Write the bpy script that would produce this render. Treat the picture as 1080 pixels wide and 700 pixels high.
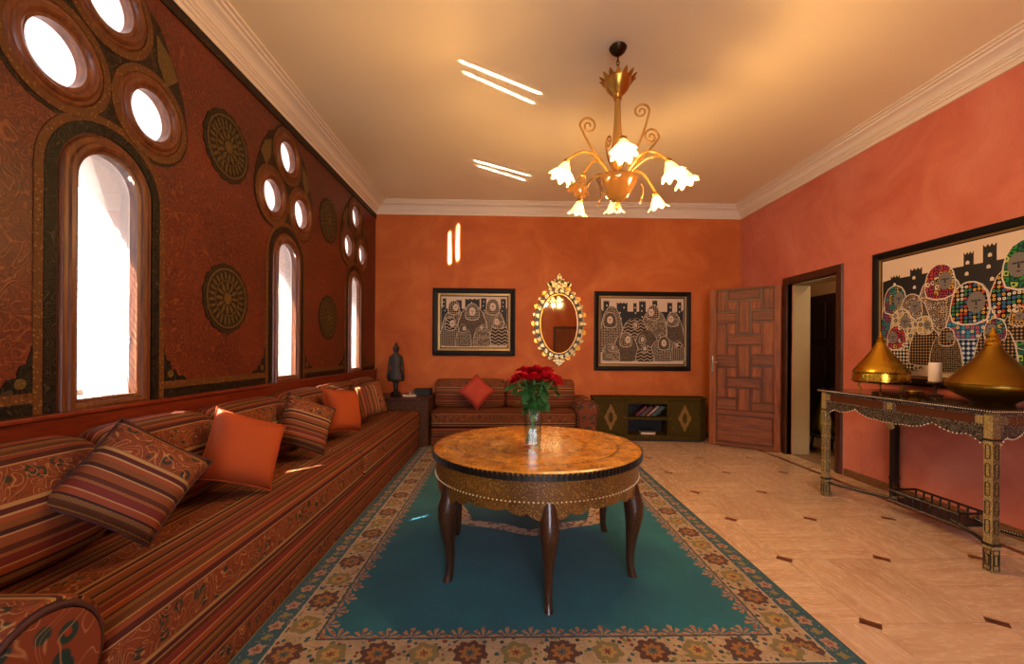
import bpy, bmesh, math, random
from mathutils import Vector, Matrix, Euler
random.seed(7)
PI = math.pi
SC = bpy.context.scene
COL = SC.collection
for o in list(bpy.data.objects): bpy.data.objects.remove(o)

# ------------------------------------------------------------------ camera
W, H, F = 1080.0, 700.0, 444.0
CAMZ = 1.26
YAW, ROLL = 0.0254, 0.0066                 # the camera looks a touch to the right of the room's axis
R3 = Matrix.Rotation(-YAW, 3, 'Z') @ Matrix.Rotation(PI/2, 3, 'X') @ Matrix.Rotation(ROLL, 3, 'Z')
cam = bpy.data.cameras.new('camera'); camo = bpy.data.objects.new('camera', cam); COL.objects.link(camo)
cam.sensor_width = 36; cam.lens = 36*F/W; cam.clip_start = 0.02
camo.matrix_world = Matrix.Translation((0, 0, CAMZ)) @ R3.to_4x4()
cam.shift_x = (W/2-545.1)/W; cam.shift_y = (369.7-H/2)/W
SC.camera = camo

# ------------------------------------------------------------------ world, sun, daylight
wd = bpy.data.worlds.new('sky'); SC.world = wd; wd.use_nodes = True
bg = wd.node_tree.nodes['Background']
bg.inputs[0].default_value = (0.93, 0.95, 1.0, 1); bg.inputs[1].default_value = 6.0

def lamp(name, kind, loc, energy, color, parent=None, **kw):
    l = bpy.data.lights.new(name, kind); l.energy = energy; l.color = color
    for k, v in kw.items(): setattr(l, k, v)
    o = bpy.data.objects.new(name, l); COL.objects.link(o); o.location = loc
    if parent: o.parent = parent
    return o
def aim(o, d): o.rotation_euler = Vector(d).to_track_quat('-Z', 'Y').to_euler()

sun = lamp('sun', 'SUN', (-6, -4, 8), 220.0, (1, 0.93, 0.82), angle=0.006); aim(sun, (0.60, 0.55, -0.98))
# daylight through the terrace window behind the camera
day = lamp('terrace_daylight', 'AREA', (.42, -2.75, 1.5), 130, (0.86, 0.86, 1.0), shape='RECTANGLE', size=1.2, size_y=2.1)
aim(day, (0.22, 1, -0.12))
# narrow beams added outside the arched windows to stand in for reflected sun
for _yc in (2.074, 3.717, 5.360):
    for _dy, _h, _s in ((-.100, .44, .60), (-.160, .38, .69)):
        _l = lamp('added_up_beam', 'AREA', (-1.914-.36, _yc+_dy, 1.56), 1.2 if _yc < 3 else 2.4 if _yc < 5 else 6.0, (1, .93, .84), shape='RECTANGLE', size=.022, size_y=_h, spread=math.radians(.5))
        aim(_l, (1, _s, .83))
_l = lamp('added_sun_beam', 'AREA', (-1.914-.36, 2.056, 1.53), .3, (1, .95, .88), shape='RECTANGLE', size=.06, size_y=.07, spread=math.radians(.5)); aim(_l, (1, .25, -.78))  # beam added to light the orange pillow's corner
_l = lamp('added_sun_beam', 'AREA', (-1.914-.36, 1.995, 1.86), .4, (1, .95, .88), shape='RECTANGLE', size=.12, size_y=.035, spread=math.radians(.5)); aim(_l, (1, .5, -1.7))  # beam added for the bright strip on a back cushion's top
for _yc in (2.074, 3.717):
    _l = lamp('added_sun_beam', 'AREA', (-1.914-.36, _yc-.186, 2.03), .7, (1, .95, .88), shape='RECTANGLE', size=.022, size_y=.20, spread=math.radians(.5)); aim(_l, (1, .917, -1.63))  # added beams along the sun's direction, for the sofa streaks
for _dy in (-.145, -.085):
    _l = lamp('added_sun_beam', 'AREA', (-1.914-.36, 2.074+_dy, 2.03), .35, (1, .95, .88), shape='RECTANGLE', size=.026, size_y=.10, spread=math.radians(.5))  # two added beams for the bright bars on the rug
    aim(_l, (1, .746, -1.23))

SC.view_settings.view_transform = 'Standard'; SC.view_settings.look = 'None'
SC.view_settings.gamma = 1; SC.view_settings.use_curve_mapping = False
SC.view_settings.exposure = 0.0
SC.cycles.use_light_tree = False

# ------------------------------------------------------------------ helpers
def lin(h):
    h = h.lstrip('#'); c = [int(h[i:i+2], 16)/255 for i in (0, 2, 4)]
    return tuple((x/12.92 if x <= .04045 else ((x+.055)/1.055)**2.4) for x in c) + (1,)

class G:
    """small node-graph helper; one material"""
    def __init__(s, name):
        s.mat = bpy.data.materials.new(name); s.mat.use_nodes = True
        s.nt = s.mat.node_tree; s.b = s.nt.nodes['Principled BSDF']; s.out = s.nt.nodes['Material Output']
    def link(s, v, sock):
        if isinstance(v, bpy.types.NodeSocket): s.nt.links.new(v, sock)
        elif v is not None:
            if sock.type == 'RGBA' and not hasattr(v, '__len__'): v = (v, v, v, 1)
            sock.default_value = v
    def n(s, t, **props):
        nd = s.nt.nodes.new(t)
        for k, v in props.items(): setattr(nd, k, v)
        return nd
    def co(s, k='Object'): return s.n('ShaderNodeTexCoord').outputs[k]
    def sep(s, v):
        nd = s.n('ShaderNodeSeparateXYZ'); s.link(v, nd.inputs[0]); return nd.outputs
    def comb(s, x=0, y=0, z=0):
        nd = s.n('ShaderNodeCombineXYZ')
        for i, v in enumerate((x, y, z)): s.link(v, nd.inputs[i])
        return nd.outputs[0]
    def m(s, op, a, b=None, c=None, clamp=False):
        nd = s.n('ShaderNodeMath', operation=op, use_clamp=clamp)
        for i, v in enumerate((a, b, c)):
            if v is not None: s.link(v, nd.inputs[i])
        return nd.outputs[0]
    def mix(s, f, a, b, mode='MIX'):
        nd = s.n('ShaderNodeMix', data_type='RGBA', blend_type=mode)
        s.link(f, nd.inputs[0]); s.link(a, nd.inputs[6]); s.link(b, nd.inputs[7]); return nd.outputs[2]
    def ramp(s, f, stops, interp='LINEAR'):
        nd = s.n('ShaderNodeValToRGB'); r = nd.color_ramp; r.interpolation = interp
        while len(r.elements) < len(stops): r.elements.new(0.5)
        for e, (p, c) in zip(r.elements, stops):
            e.position = p; e.color = c if hasattr(c, '__len__') else (c, c, c, 1)
        s.link(f, nd.inputs[0]); return nd.outputs[0]
    def mp(s, v, scale=(1, 1, 1), rot=(0, 0, 0), loc=(0, 0, 0)):
        nd = s.n('ShaderNodeMapping'); s.link(v, nd.inputs[0])
        nd.inputs[1].default_value = loc; nd.inputs[2].default_value = rot; nd.inputs[3].default_value = scale
        return nd.outputs[0]
    def noise(s, v, scale=5, detail=3, rough=.5, dist=0):
        nd = s.n('ShaderNodeTexNoise'); s.link(v, nd.inputs['Vector'])
        nd.inputs['Scale'].default_value = scale; nd.inputs['Detail'].default_value = detail
        nd.inputs['Roughness'].default_value = rough; nd.inputs['Distortion'].default_value = dist
        return nd.outputs['Fac']
    def vor(s, v, scale=5, feature='F1', out='Distance', rand=1.0, metric='EUCLIDEAN', dim='3D'):
        nd = s.n('ShaderNodeTexVoronoi', feature=feature, voronoi_dimensions=dim)
        if feature not in ('DISTANCE_TO_EDGE', 'N_SPHERE_RADIUS'): nd.distance = metric
        s.link(v, nd.inputs['Vector']); nd.inputs['Scale'].default_value = scale
        nd.inputs['Randomness'].default_value = rand
        return nd.outputs[out]
    def rnd(s): return s.n('ShaderNodeObjectInfo').outputs['Random']
    def bump(s, h, strength=.3, dist=.01):
        nd = s.n('ShaderNodeBump'); s.link(h, nd.inputs['Height'])
        nd.inputs['Strength'].default_value = strength; nd.inputs['Distance'].default_value = dist
        s.nt.links.new(nd.outputs[0], s.b.inputs['Normal'])
    def fin(s, color=None, rough=.6, metal=0, spec=.5, **kw):
        s.link(color, s.b.inputs['Base Color']); s.link(rough, s.b.inputs['Roughness'])
        s.link(metal, s.b.inputs['Metallic']); s.b.inputs['Specular IOR Level'].default_value = spec
        for k, v in kw.items(): s.link(v, s.b.inputs[k])
        return s.mat
    def contour(s, v, scale, freq, width=.25, detail=1.5, dist=.6):
        """curling contour lines of a noise field: 1 on the line"""
        f = s.noise(v, scale, detail, .5, dist)
        w = s.m('ABSOLUTE', s.m('SINE', s.m('MULTIPLY', f, freq)))
        return s.m('SUBTRACT', 1, s.m('DIVIDE', w, width), clamp=True)

OFF = {}
def tag(o, label=None, cat=None, group=None, kind=None):
    if label: o['label'] = label
    if cat: o['category'] = cat
    if group: o['group'] = group
    if kind: o['kind'] = kind
    return o
def thing(name, label, cat, loc=(0, 0, 0), group=None, rot=None):
    o = bpy.data.objects.new(name, None); COL.objects.link(o); o.location = loc
    o.empty_display_size = .05
    if rot: o.rotation_euler = rot
    OFF[o] = Vector(loc) if rot is None else Vector((0, 0, 0))
    return tag(o, label, cat, group)
def setting(name, loc=(0, 0, 0)):
    o = bpy.data.objects.new(name, None); COL.objects.link(o); o.location = loc; OFF[o] = Vector(loc)
    o['kind'] = 'structure'; return o

class MB:
    def __init__(s): s.v = []; s.f = []; s.uv = {}
    def add(s, vs, fs, uvs=None):
        b = len(s.v); s.v += [tuple(p) for p in vs]
        for i, f in enumerate(fs):
            if uvs: s.uv[len(s.f)] = uvs[i]
            s.f.append([b+k for k in f])
        return s
    def box(s, x0, x1, y0, y1, z0, z1):
        vs = [(x, y, z) for z in (z0, z1) for y in (y0, y1) for x in (x0, x1)]
        return s.add(vs, [(0, 2, 3, 1), (4, 5, 7, 6), (0, 1, 5, 4), (2, 6, 7, 3), (0, 4, 6, 2), (1, 3, 7, 5)])
    def prism(s, poly, axis, a0, a1):
        n = len(poly)
        mk = {'x': lambda p, a: (a, p[0], p[1]), 'y': lambda p, a: (p[0], a, p[1]), 'z': lambda p, a: (p[0], p[1], a)}[axis]
        vs = [mk(p, a0) for p in poly] + [mk(p, a1) for p in poly]
        fs = [tuple(range(n))[::-1], tuple(range(n, 2*n))] + [(i, (i+1) % n, n+(i+1) % n, n+i) for i in range(n)]
        return s.add(vs, fs)
    def lathe(s, prof, c=(0, 0, 0), seg=24, wob=None):
        vs = []; fs = []; n = len(prof)
        for j in range(seg):
            a = 2*PI*j/seg
            for i, (r, z) in enumerate(prof):
                k = wob(a, i) if wob else 1
                vs.append((c[0]+r*k*math.cos(a), c[1]+r*k*math.sin(a), c[2]+z))
        for j in range(seg):
            j2 = (j+1) % seg
            for i in range(n-1):
                fs.append((j*n+i, j2*n+i, j2*n+i+1, j*n+i+1))
        if prof[0][0] > 1e-5: fs.append(tuple(j*n for j in range(seg))[::-1])
        if prof[-1][0] > 1e-5: fs.append(tuple(j*n+n-1 for j in range(seg)))
        return s.add(vs, fs)
    def tube(s, pts, rad, seg=8, closed=False):
        pts = [Vector(p) for p in pts]; n = len(pts); vs = []; fs = []
        up = Vector((0, 0, 1)); nrm = None
        for i, p in enumerate(pts):
            if closed: t = pts[(i+1) % n]-pts[i-1]
            else: t = pts[min(i+1, n-1)]-pts[max(i-1, 0)]
            t.normalize()
            if nrm is None:
                a = up if abs(t.dot(up)) < .9 else Vector((1, 0, 0))
                nrm = (a-t*a.dot(t)).normalized()
            else: nrm = (nrm-t*nrm.dot(t)).normalized()
            bn = t.cross(nrm); r = rad(i/(n-1)) if callable(rad) else rad
            for k in range(seg):
                a = 2*PI*k/seg; vs.append(p+nrm*(r*math.cos(a))+bn*(r*math.sin(a)))
        for i in range(n if closed else n-1):
            i2 = (i+1) % n
            for k in range(seg):
                k2 = (k+1) % seg; fs.append((i*seg+k, i*seg+k2, i2*seg+k2, i2*seg+k))
        if not closed: fs += [tuple(range(seg))[::-1], tuple((n-1)*seg+k for k in range(seg))]
        return s.add(vs, fs)
    def sweep(s, path, prof, mp, closed=True):
        """path: 2-d points; prof: closed list of (outward offset, height); mp(p2, h) -> 3-d"""
        n = len(path); m = len(prof); vs = []; fs = []
        P = [Vector(p) for p in path]
        for i in range(n):
            a = P[i]-P[i-1] if (closed or i > 0) else P[1]-P[0]
            b = P[(i+1) % n]-P[i] if (closed or i < n-1) else P[i]-P[i-1]
            a.normalize(); b.normalize()
            na = Vector((a.y, -a.x)); nb = Vector((b.y, -b.x)); nn = na+nb; nn.normalize()
            k = 1/max(.3, nn.dot(na))
            for (o, h) in prof: vs.append(mp(P[i]+nn*(o*k), h))
        for i in range(n if closed else n-1):
            i2 = (i+1) % n
            for j in range(m):
                j2 = (j+1) % m; fs.append((i*m+j, i*m+j2, i2*m+j2, i2*m+j))
        if not closed: fs += [tuple(range(m)), tuple((n-1)*m+j for j in range(m))[::-1]]
        return s.add(vs, fs)
    def ext(s, prof, axis, stations, u0=0.0):
        """upholstery: closed profile (a, z) carried along axis; stations (pos, inset); UV u = arc length, v = position"""
        n = len(prof); cx = sum(p[0] for p in prof)/n; cz = sum(p[1] for p in prof)/n
        us = [u0]
        for i in range(n): us.append(us[-1]+math.dist(prof[i], prof[(i+1) % n]))
        ex = max(abs(p[0]-cx) for p in prof); ez = max(abs(p[1]-cz) for p in prof)
        vs = []; fs = []; uv = []
        for (t, ins) in stations:
            for (a, z) in prof:
                aa = cx+(a-cx)*(1-ins/ex); zz = cz+(z-cz)*(1-ins/ez)
                vs.append((t, aa, zz) if axis == 'x' else (aa, t, zz))
        m = len(stations)
        for j in range(m-1):
            for i in range(n):
                i2 = (i+1) % n
                fs.append((j*n+i, j*n+i2, (j+1)*n+i2, (j+1)*n+i))
                t0, t1 = stations[j][0], stations[j+1][0]
                uv.append([(us[i], t0), (us[i+1], t0), (us[i+1], t1), (us[i], t1)])
        for j, rev in ((0, True), (m-1, False)):
            ids = [j*n+i for i in range(n)]; q = [(us[i], stations[j][0]) for i in range(n)]
            q = [(prof[i][1]+u0, prof[i][0]) for i in range(n)]
            if rev: ids = ids[::-1]; q = q[::-1]
            fs.append(tuple(ids)); uv.append(q)
        return s.add(vs, fs, uv)
    def mesh(s, name, off=(0, 0, 0)):
        me = bpy.data.meshes.new(name); off = Vector(off)
        me.from_pydata([Vector(p)-off for p in s.v], [], s.f)
        if s.uv:
            l = me.uv_layers.new(name='UVMap')
            for pi, p in enumerate(me.polygons):
                q = s.uv.get(pi)
                if q:
                    for k, li in enumerate(p.loop_indices): l.data[li].uv = q[k]
        bm = bmesh.new(); bm.from_mesh(me); bmesh.ops.recalc_face_normals(bm, faces=bm.faces); bm.to_mesh(me); bm.free()
        return me
    def build(s, name, mat, parent=None, smooth=False, bevel=0, seg=2, kind=None, local=False):
        off = Vector((0, 0, 0)) if (parent is None or local) else OFF.get(parent, Vector((0, 0, 0)))
        me = s.mesh(name, off)
        if mat: me.materials.append(mat)
        return put(name, me, parent, smooth, bevel, seg, kind)
def put(name, me, parent=None, smooth=False, bevel=0, seg=2, kind=None):
    o = bpy.data.objects.new(name, me); COL.objects.link(o)
    if parent: o.parent = parent; OFF[o] = OFF.get(parent, Vector((0, 0, 0)))
    if smooth:
        if smooth is True:
            for p in me.polygons: p.use_smooth = True
        else:
            for p in me.polygons: p.use_smooth = True
            me.set_sharp_from_angle(angle=math.radians(smooth))
    if bevel:
        md = o.modifiers.new('bevel', 'BEVEL'); md.width = bevel; md.segments = seg; md.limit_method = 'ANGLE'
        md.angle_limit = math.radians(40)
    if kind: o['kind'] = kind
    return o
def origin_to(o, loc):
    """move a single-mesh thing's origin without moving its shape"""
    loc = Vector(loc); o.data.transform(Matrix.Translation(-loc)); o.location = loc; return o
def copy_tree(o, parent=None):
    c = o.copy(); COL.objects.link(c); c.parent = parent
    for ch in list(o.children): copy_tree(ch, c)
    return c
def boolean_cut(me, cutter_mesh):
    a = bpy.data.objects.new('tmp_a', me); b = bpy.data.objects.new('tmp_b', cutter_mesh)
    COL.objects.link(a); COL.objects.link(b)
    md = a.modifiers.new('cut', 'BOOLEAN'); md.object = b; md.operation = 'DIFFERENCE'; md.solver = 'EXACT'
    dg = bpy.context.evaluated_depsgraph_get(); dg.update()
    res = bpy.data.meshes.new_from_object(a.evaluated_get(dg))
    bpy.data.objects.remove(a); bpy.data.objects.remove(b)
    return res
def rrect(x0, x1, z0, z1, r, k=4):
    """rounded rectangle, starts at the lower corner on x1 side and runs up, over and down"""
    pts = []
    for (cx, cz, a0) in ((x1-r, z0+r, -PI/2), (x1-r, z1-r, 0), (x0+r, z1-r, PI/2), (x0+r, z0+r, PI)):
        for i in range(k+1):
            a = a0+PI/2*i/k; pts.append((cx+r*math.cos(a), cz+r*math.sin(a)))
    return pts
def circ(cx, cy, r, n=32, a0=0, a1=2*PI, end=False):
    return [(cx+r*math.cos(a0+(a1-a0)*i/n), cy+r*math.sin(a0+(a1-a0)*i/n)) for i in range(n+(1 if end else 0))]

# ------------------------------------------------------------------ materials
def m_plain(name, c, rough=.6, metal=0, spec=.5, var=0.0, sc=8):
    g = G(name); c = lin(c)
    if var:
        f = g.noise(g.co(), sc, 4, .6); col = g.mix(f, tuple(x*(1-var) for x in c[:3])+(1,), tuple(min(1, x*(1+var)) for x in c[:3])+(1,))
    else: col = c
    return g.fin(col, rough, metal, spec)

def m_plaster(name, a, b, c):
    g = G(name); o = g.co(); f = g.noise(o, 1.6, 5, .62, .8); f2 = g.noise(o, 7, 4, .6, .5)
    col = g.ramp(f, [(.3, lin(a)), (.52, lin(b)), (.72, lin(c))])
    col = g.mix(g.m('MULTIPLY', f2, .35), col, lin(a))
    streak = g.vor(g.mp(o, (2.2, 2.2, 1.3)), 3, 'DISTANCE_TO_EDGE')
    col = g.mix(g.ramp(streak, [(0, .22), (.03, 0)]), col, lin(a))
    g.bump(g.noise(o, 22, 5, .65), .25, .01)
    return g.fin(col, .62, 0, .3)
M = {}
M['terracotta'] = m_plaster('lamplit_terracotta_plaster', '#ae5420', '#c2662c', '#d07a3c')  # the one wall paint, with the chandelier's orange light put into its colour
M['daylit_plaster'] = m_plaster('daylit_terracotta_plaster', '#b85f48', '#c9745c', '#d4866e')  # same wall paint, with the pink of the daylight put into its colour
M['cream_plaster'] = m_plain('cream_plaster', '#ab9468', .7, var=.06)
M['ceiling'] = m_plain('ceiling_paint', '#efdcb4', .55, spec=.4, var=.03, sc=1.2)
M['cornice'] = m_plain('cornice_plaster', '#e2d2bb', .6, var=.03)
M['reveal'] = m_plain('window_reveal_plaster', '#e6d0c2', .8, var=.05)
M['outside'] = m_plain('outer_screen_paint', '#e6d9c8', .7)

def m_wood(name, dark, mid, light, rough=.35, axis='z', sc=1.0, coat=0.0):
    g = G(name); o = g.co()
    st = {'x': (1.2, 14, 14), 'y': (14, 1.2, 14), 'z': (14, 14, 1.2)}[axis]
    v = g.mp(o, tuple(q*sc for q in st))
    f = g.noise(v, 2.2, 5, .6, 1.2); f2 = g.noise(v, 9, 3, .5, .4)
    col = g.ramp(f, [(.28, lin(dark)), (.5, lin(mid)), (.75, lin(light))])
    col = g.mix(g.m('MULTIPLY', f2, .35), col, lin(dark))
    k = g.m('MULTIPLY_ADD', g.rnd(), .3, .85)
    col = g.mix(1, col, g.comb(k, k, k), 'MULTIPLY')
    g.bump(f2, .12, .004)
    return g.fin(col, rough, 0, .5, **({'Coat Weight': coat} if coat else {}))
M['door_wood'] = m_wood('door_wood', '#522408', '#86420e', '#a25c16', .6)
M['door_wood_h'] = m_wood('door_wood_level', '#4a2009', '#7c3e10', '#985818', .6, 'x')
M['dark_wood'] = m_wood('dark_frame_wood', '#2a1208', '#42200f', '#5a2e16', .4)
M['window_wood'] = m_wood('window_moulding_wood', '#3c1c0a', '#6a3614', '#8a5020', .42)
M['ledge_wood'] = m_wood('ledge_wood', '#4a1509', '#76280f', '#8f3a16', .3, 'y')
M['corridor_wood'] = m_wood('corridor_dark_wood', '#170a06', '#231009', '#2c160c', .5)
M['black_wood'] = m_wood('ebonised_wood', '#0c0908', '#16110e', '#211914', .4)
M['statue_wood'] = m_wood('statuette_wood', '#140d09', '#24170f', '#3c2819', .6)

def m_arabesque():
    g = G('painted_arabesque_panel'); o = g.co()
    s = g.sep(o); v = g.comb(s[1], s[2], 0)
    base = g.ramp(g.noise(v, 1.3, 4, .6), [(.3, lin('#3c1109')), (.7, lin('#60200e'))])
    c1 = g.contour(v, 6.0, 40, .5, 1.0, 1.6)
    c2 = g.contour(g.mp(v, loc=(3.1, 1.7, 0)), 4.2, 26, .28, 1.0, 1.4)
    c3 = g.contour(g.mp(v, loc=(9, 4, 2)), 9, 40, .3, .5, .8)
    col = g.mix(g.m('MULTIPLY', c3, .4), base, lin('#9a4a20'))
    col = g.mix(g.m('MULTIPLY', c1, .55), col, lin('#8a4c20'))
    col = g.mix(g.m('MULTIPLY', c2, .7), col, lin('#2e0f08'))
    g.bump(c1, .15, .004)
    return g.fin(col, .42, 0, .4)
M['arabesque'] = m_arabesque()

def m_band(name, base, ink, ink2, sc=14, freq=30, width=.45, rough=.45, spec=.22):
    g = G(name); o = g.co()
    c1 = g.contour(o, sc, freq, width, .5, 1.0); c2 = g.m('LESS_THAN', g.vor(o, sc*2.2), .28)
    col = g.mix(g.m('MULTIPLY', c1, .8), lin(base), lin(ink)); col = g.mix(g.m('MULTIPLY', c2, .7), col, lin(ink2))
    g.bump(c1, .25, .004)
    return g.fin(col, rough, 0, spec)
M['band_dark'] = m_band('dark_floral_band', '#0e0a08', '#4a3c26', '#1e1810')
M['band_tan'] = m_band('tan_scroll_band', '#5e3818', '#27140a', '#8a6030', 26, 26, .4)
M['spandrel'] = m_band('dark_spandrel_paint', '#1e120b', '#553a1c', '#38240f', 11, 26, .35)
M['medallion'] = m_band('carved_medallion', '#1b120b', '#5f4726', '#33240f', 30, 24, .5)
M['medallion_light'] = m_band('medallion_rosette', '#5c4520', '#1c1108', '#80622e', 40, 22, .4)

# upholstery ---------------------------------------------------------
def m_kilim(name, period=.42, shift=0.0, warm=1.0, along=1.0):
    g = G(name); uv = g.sep(g.co('UV')); u, v = uv[0], uv[1]
    f = g.m('FRACT', g.m('ADD', g.m('DIVIDE', u, period), shift))
    L = [(0, '#8a4a22'), (.27, '#c8a070'), (.283, '#4a1412'), (.33, '#8c3f1c'), (.37, '#b98a4a'), (.382, '#6a3a18'),
         (.43, '#9a6a34'), (.475, '#2c0e0c'), (.495, '#a14a20'), (.55, '#c59a62'), (.56, '#7c2a20'), (.63, '#a5683a'),
         (.66, '#5a2a14'), (.70, '#94502a'), (.77, '#c2a070'), (.782, '#3c1412'), (.82, '#90582a'), (.87, '#a0502a'),
         (.91, '#c8a876'), (.922, '#54181a'), (.965, '#c09a60')]
    col = g.ramp(f, [(p, lin(c)) for p, c in L], 'CONSTANT')
    # woven dots along the gold stripes
    dash = g.m('GREATER_THAN', g.m('FRACT', g.m('MULTIPLY', v, 55)), .5)
    chk = g.m('GREATER_THAN', g.m('FRACT', g.m('MULTIPLY', u, 120)), .5)
    dots = g.m('MULTIPLY', g.m('ABSOLUTE', g.m('SUBTRACT', dash, chk)), .35)
    gold = g.ramp(f, [(0, 0), (.36, 1), (.475, 0), (.62, 1), (.66, 0), (.81, 1), (.87, 0)], 'CONSTANT')
    col = g.mix(g.m('MULTIPLY', dots, gold), col, lin('#3a1c0e'))
    # floral band
    fl = g.m('MULTIPLY', g.m('LESS_THAN', f, .262), g.m('GREATER_THAN', f, .008))
    q = g.comb(g.m('MULTIPLY', u, 1), g.m('MULTIPLY', v, 1), 0)
    cell = g.vor(q, 17, 'F1', rand=.75)
    scr = g.contour(q, 13, 26, .32, .6, 1.0)
    leaf = g.contour(g.mp(q, loc=(4, 2, 0)), 21, 22, .5, .5, .6)
    fc = g.mix(g.ramp(cell, [(.0, 1), (.3, 1), (.36, 0)]), lin('#8f4420'), lin('#24382e'))
    fc = g.mix(g.ramp(cell, [(.0, 1), (.12, 1), (.16, 0)]), fc, lin('#a8401c'))
    fc = g.mix(g.m('MULTIPLY', leaf, .6), fc, lin('#3a2a16'))
    fc = g.mix(g.m('MULTIPLY', scr, .85), fc, lin('#d8a868'))
    col = g.mix(fl, col, fc)
    n = g.noise(q, 3, 3, .5); col = g.mix(g.m('MULTIPLY', n, .35), col, lin('#4a2010')); col = g.mix(1, col, (.68, .62, .58, 1), 'MULTIPLY')
    g.bump(g.m('ADD', g.noise(q, 180, 2), g.m('MULTIPLY', scr, g.m('MULTIPLY', fl, .6))), .35, .002)
    return g.fin(col, .75, 0, .3)
M['kilim'] = m_kilim('striped_floral_upholstery', .42, .0)
M['kilim_back'] = m_kilim('striped_floral_back_cushion', .42, .30)
M['kilim_pillow'] = m_kilim('striped_floral_pillow', .36, .35)
M['kilim_floral'] = m_kilim('floral_arm_panel', 1.6, .03)
def m_fabric(name, c, c2):
    g = G(name); o = g.co(); f = g.noise(o, 6, 3, .5)
    g.bump(g.noise(o, 260, 2), .3, .002)
    return g.fin(g.mix(f, lin(c), lin(c2)), .75, 0, .25)
M['orange_fabric'] = m_fabric('plain_orange_fabric', '#923a14', '#a84a1c')
M['rose_fabric'] = m_fabric('plain_rose_red_fabric', '#a83a2a', '#b84a36')
M['piping'] = m_plain('upholstery_piping', '#3a120c', .7)

# floor ---------------------------------------------------------------
def m_travertine(name, a, b, c, rough=.22):
    g = G(name); o = g.co(); r = g.rnd()
    v = g.mp(o, (1.6, 9, 9)); v2 = g.n('ShaderNodeVectorMath', operation='ADD')
    g.link(v, v2.inputs[0]); g.link(g.comb(g.m('MULTIPLY', r, 40), g.m('MULTIPLY', r, 77), 0), v2.inputs[1])
    f = g.noise(v2.outputs[0], 1.6, 6, .65, .5); fine = g.noise(v2.outputs[0], 9, 4, .6, .2)
    col = g.ramp(f, [(.3, lin(a)), (.5, lin(b)), (.72, lin(c))])
    col = g.mix(g.m('MULTIPLY', fine, .25), col, lin(a))
    k = g.m('MULTIPLY_ADD', r, .16, .90); col = g.mix(1, col, g.comb(k, k, k), 'MULTIPLY')
    g.bump(fine, .06, .003)
    return g.fin(col, g.m('MULTIPLY_ADD', fine, .2, rough-.06), 0, .45)
M['travertine'] = m_travertine('travertine', '#b08e74', '#c6a88c', '#d6bea4')
M['travertine_edge'] = m_travertine('travertine_border', '#b09070', '#cbb08c', '#dcc6a4')
M['grout'] = m_plain('floor_grout', '#7d6248', .8)
M['brown_stone'] = m_travertine('brown_marble', '#4c2a1c', '#6a3c28', '#7c4c34', .25)
M['base_stone'] = m_travertine('skirting_stone', '#5a3a22', '#7a5230', '#8d653f', .4)

# metals, glass, inlay -----------------------------------------------
def m_brass(name, a, b, rough=.28, hammered=False):
    g = G(name); o = g.co(); f = g.noise(o, 9, 4, .6)
    col = g.mix(f, lin(a), lin(b))
    if hammered: g.bump(g.vor(o, 60), .25, .003)
    return g.fin(col, g.m('MULTIPLY_ADD', f, .2, rough-.1), 1.0, .5)
M['brass'] = m_brass('polished_brass', '#b08420', '#d6ac3c', .26)
M['brass_old'] = m_brass('aged_brass', '#7c5a1a', '#a47e2c', .4, True)
M['bronze'] = m_brass('dark_bronze', '#2c2014', '#4c3a20', .4)
M['gilt'] = m_brass('gilt_metal', '#a8742a', '#d09c48', .34)
M['steel'] = m_plain('nickel_handle', '#b8aa98', .25, 1)
def m_glass(name, tint=(1, 1, 1, 1), refl=.08, rough=.02, fk=.7):
    g = G(name); t = g.n('ShaderNodeBsdfTransparent'); gl = g.n('ShaderNodeBsdfGlossy'); mx = g.n('ShaderNodeMixShader')
    t.inputs[0].default_value = tint; gl.inputs['Roughness'].default_value = rough
    lw = g.n('ShaderNodeLayerWeight'); lw.inputs[0].default_value = .25
    g.link(g.m('MULTIPLY_ADD', lw.outputs['Fresnel'], fk, refl, clamp=True), mx.inputs[0])
    g.nt.links.new(t.outputs[0], mx.inputs[1]); g.nt.links.new(gl.outputs[0], mx.inputs[2]); g.nt.links.new(mx.outputs[0], g.out.inputs[0])
    return g.mat
M['glass'] = m_glass('window_glass', (.97, .98, 1, 1), .04)
M['vase_glass'] = m_glass('vase_glass', (.90, .95, .91, 1), .04, fk=.55)
g = G('mirror_glass'); M['mirror'] = g.fin((.86, .82, .76, 1), .03, 1.0)

# ================================================================== the room
XL, XR, YB, YR, ZC = -1.914, 3.489, 6.192, -2.6, 3.40
WT = 0.30                                   # thickness of the window wall
WIN_Y = [2.074+1.643*k for k in (-2, -1, 0, 1, 2)]
AW, AZ0, AZ1 = .165, 1.015, 2.19            # arch window: half width, sill, crown
CIRC = [(-.238, 2.509), (.238, 2.509), (0, 2.928)]; CR = .135
def arch(yc, hw, z0, ztop, n=16):
    """counter-clockwise arch outline in (y, z), from lower left round"""
    zs = ztop-hw
    return [(yc-hw, z0), (yc+hw, z0)] + [(yc+hw*math.cos(a), zs+hw*math.sin(a)) for a in [PI*i/n for i in range(n+1)]]

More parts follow.
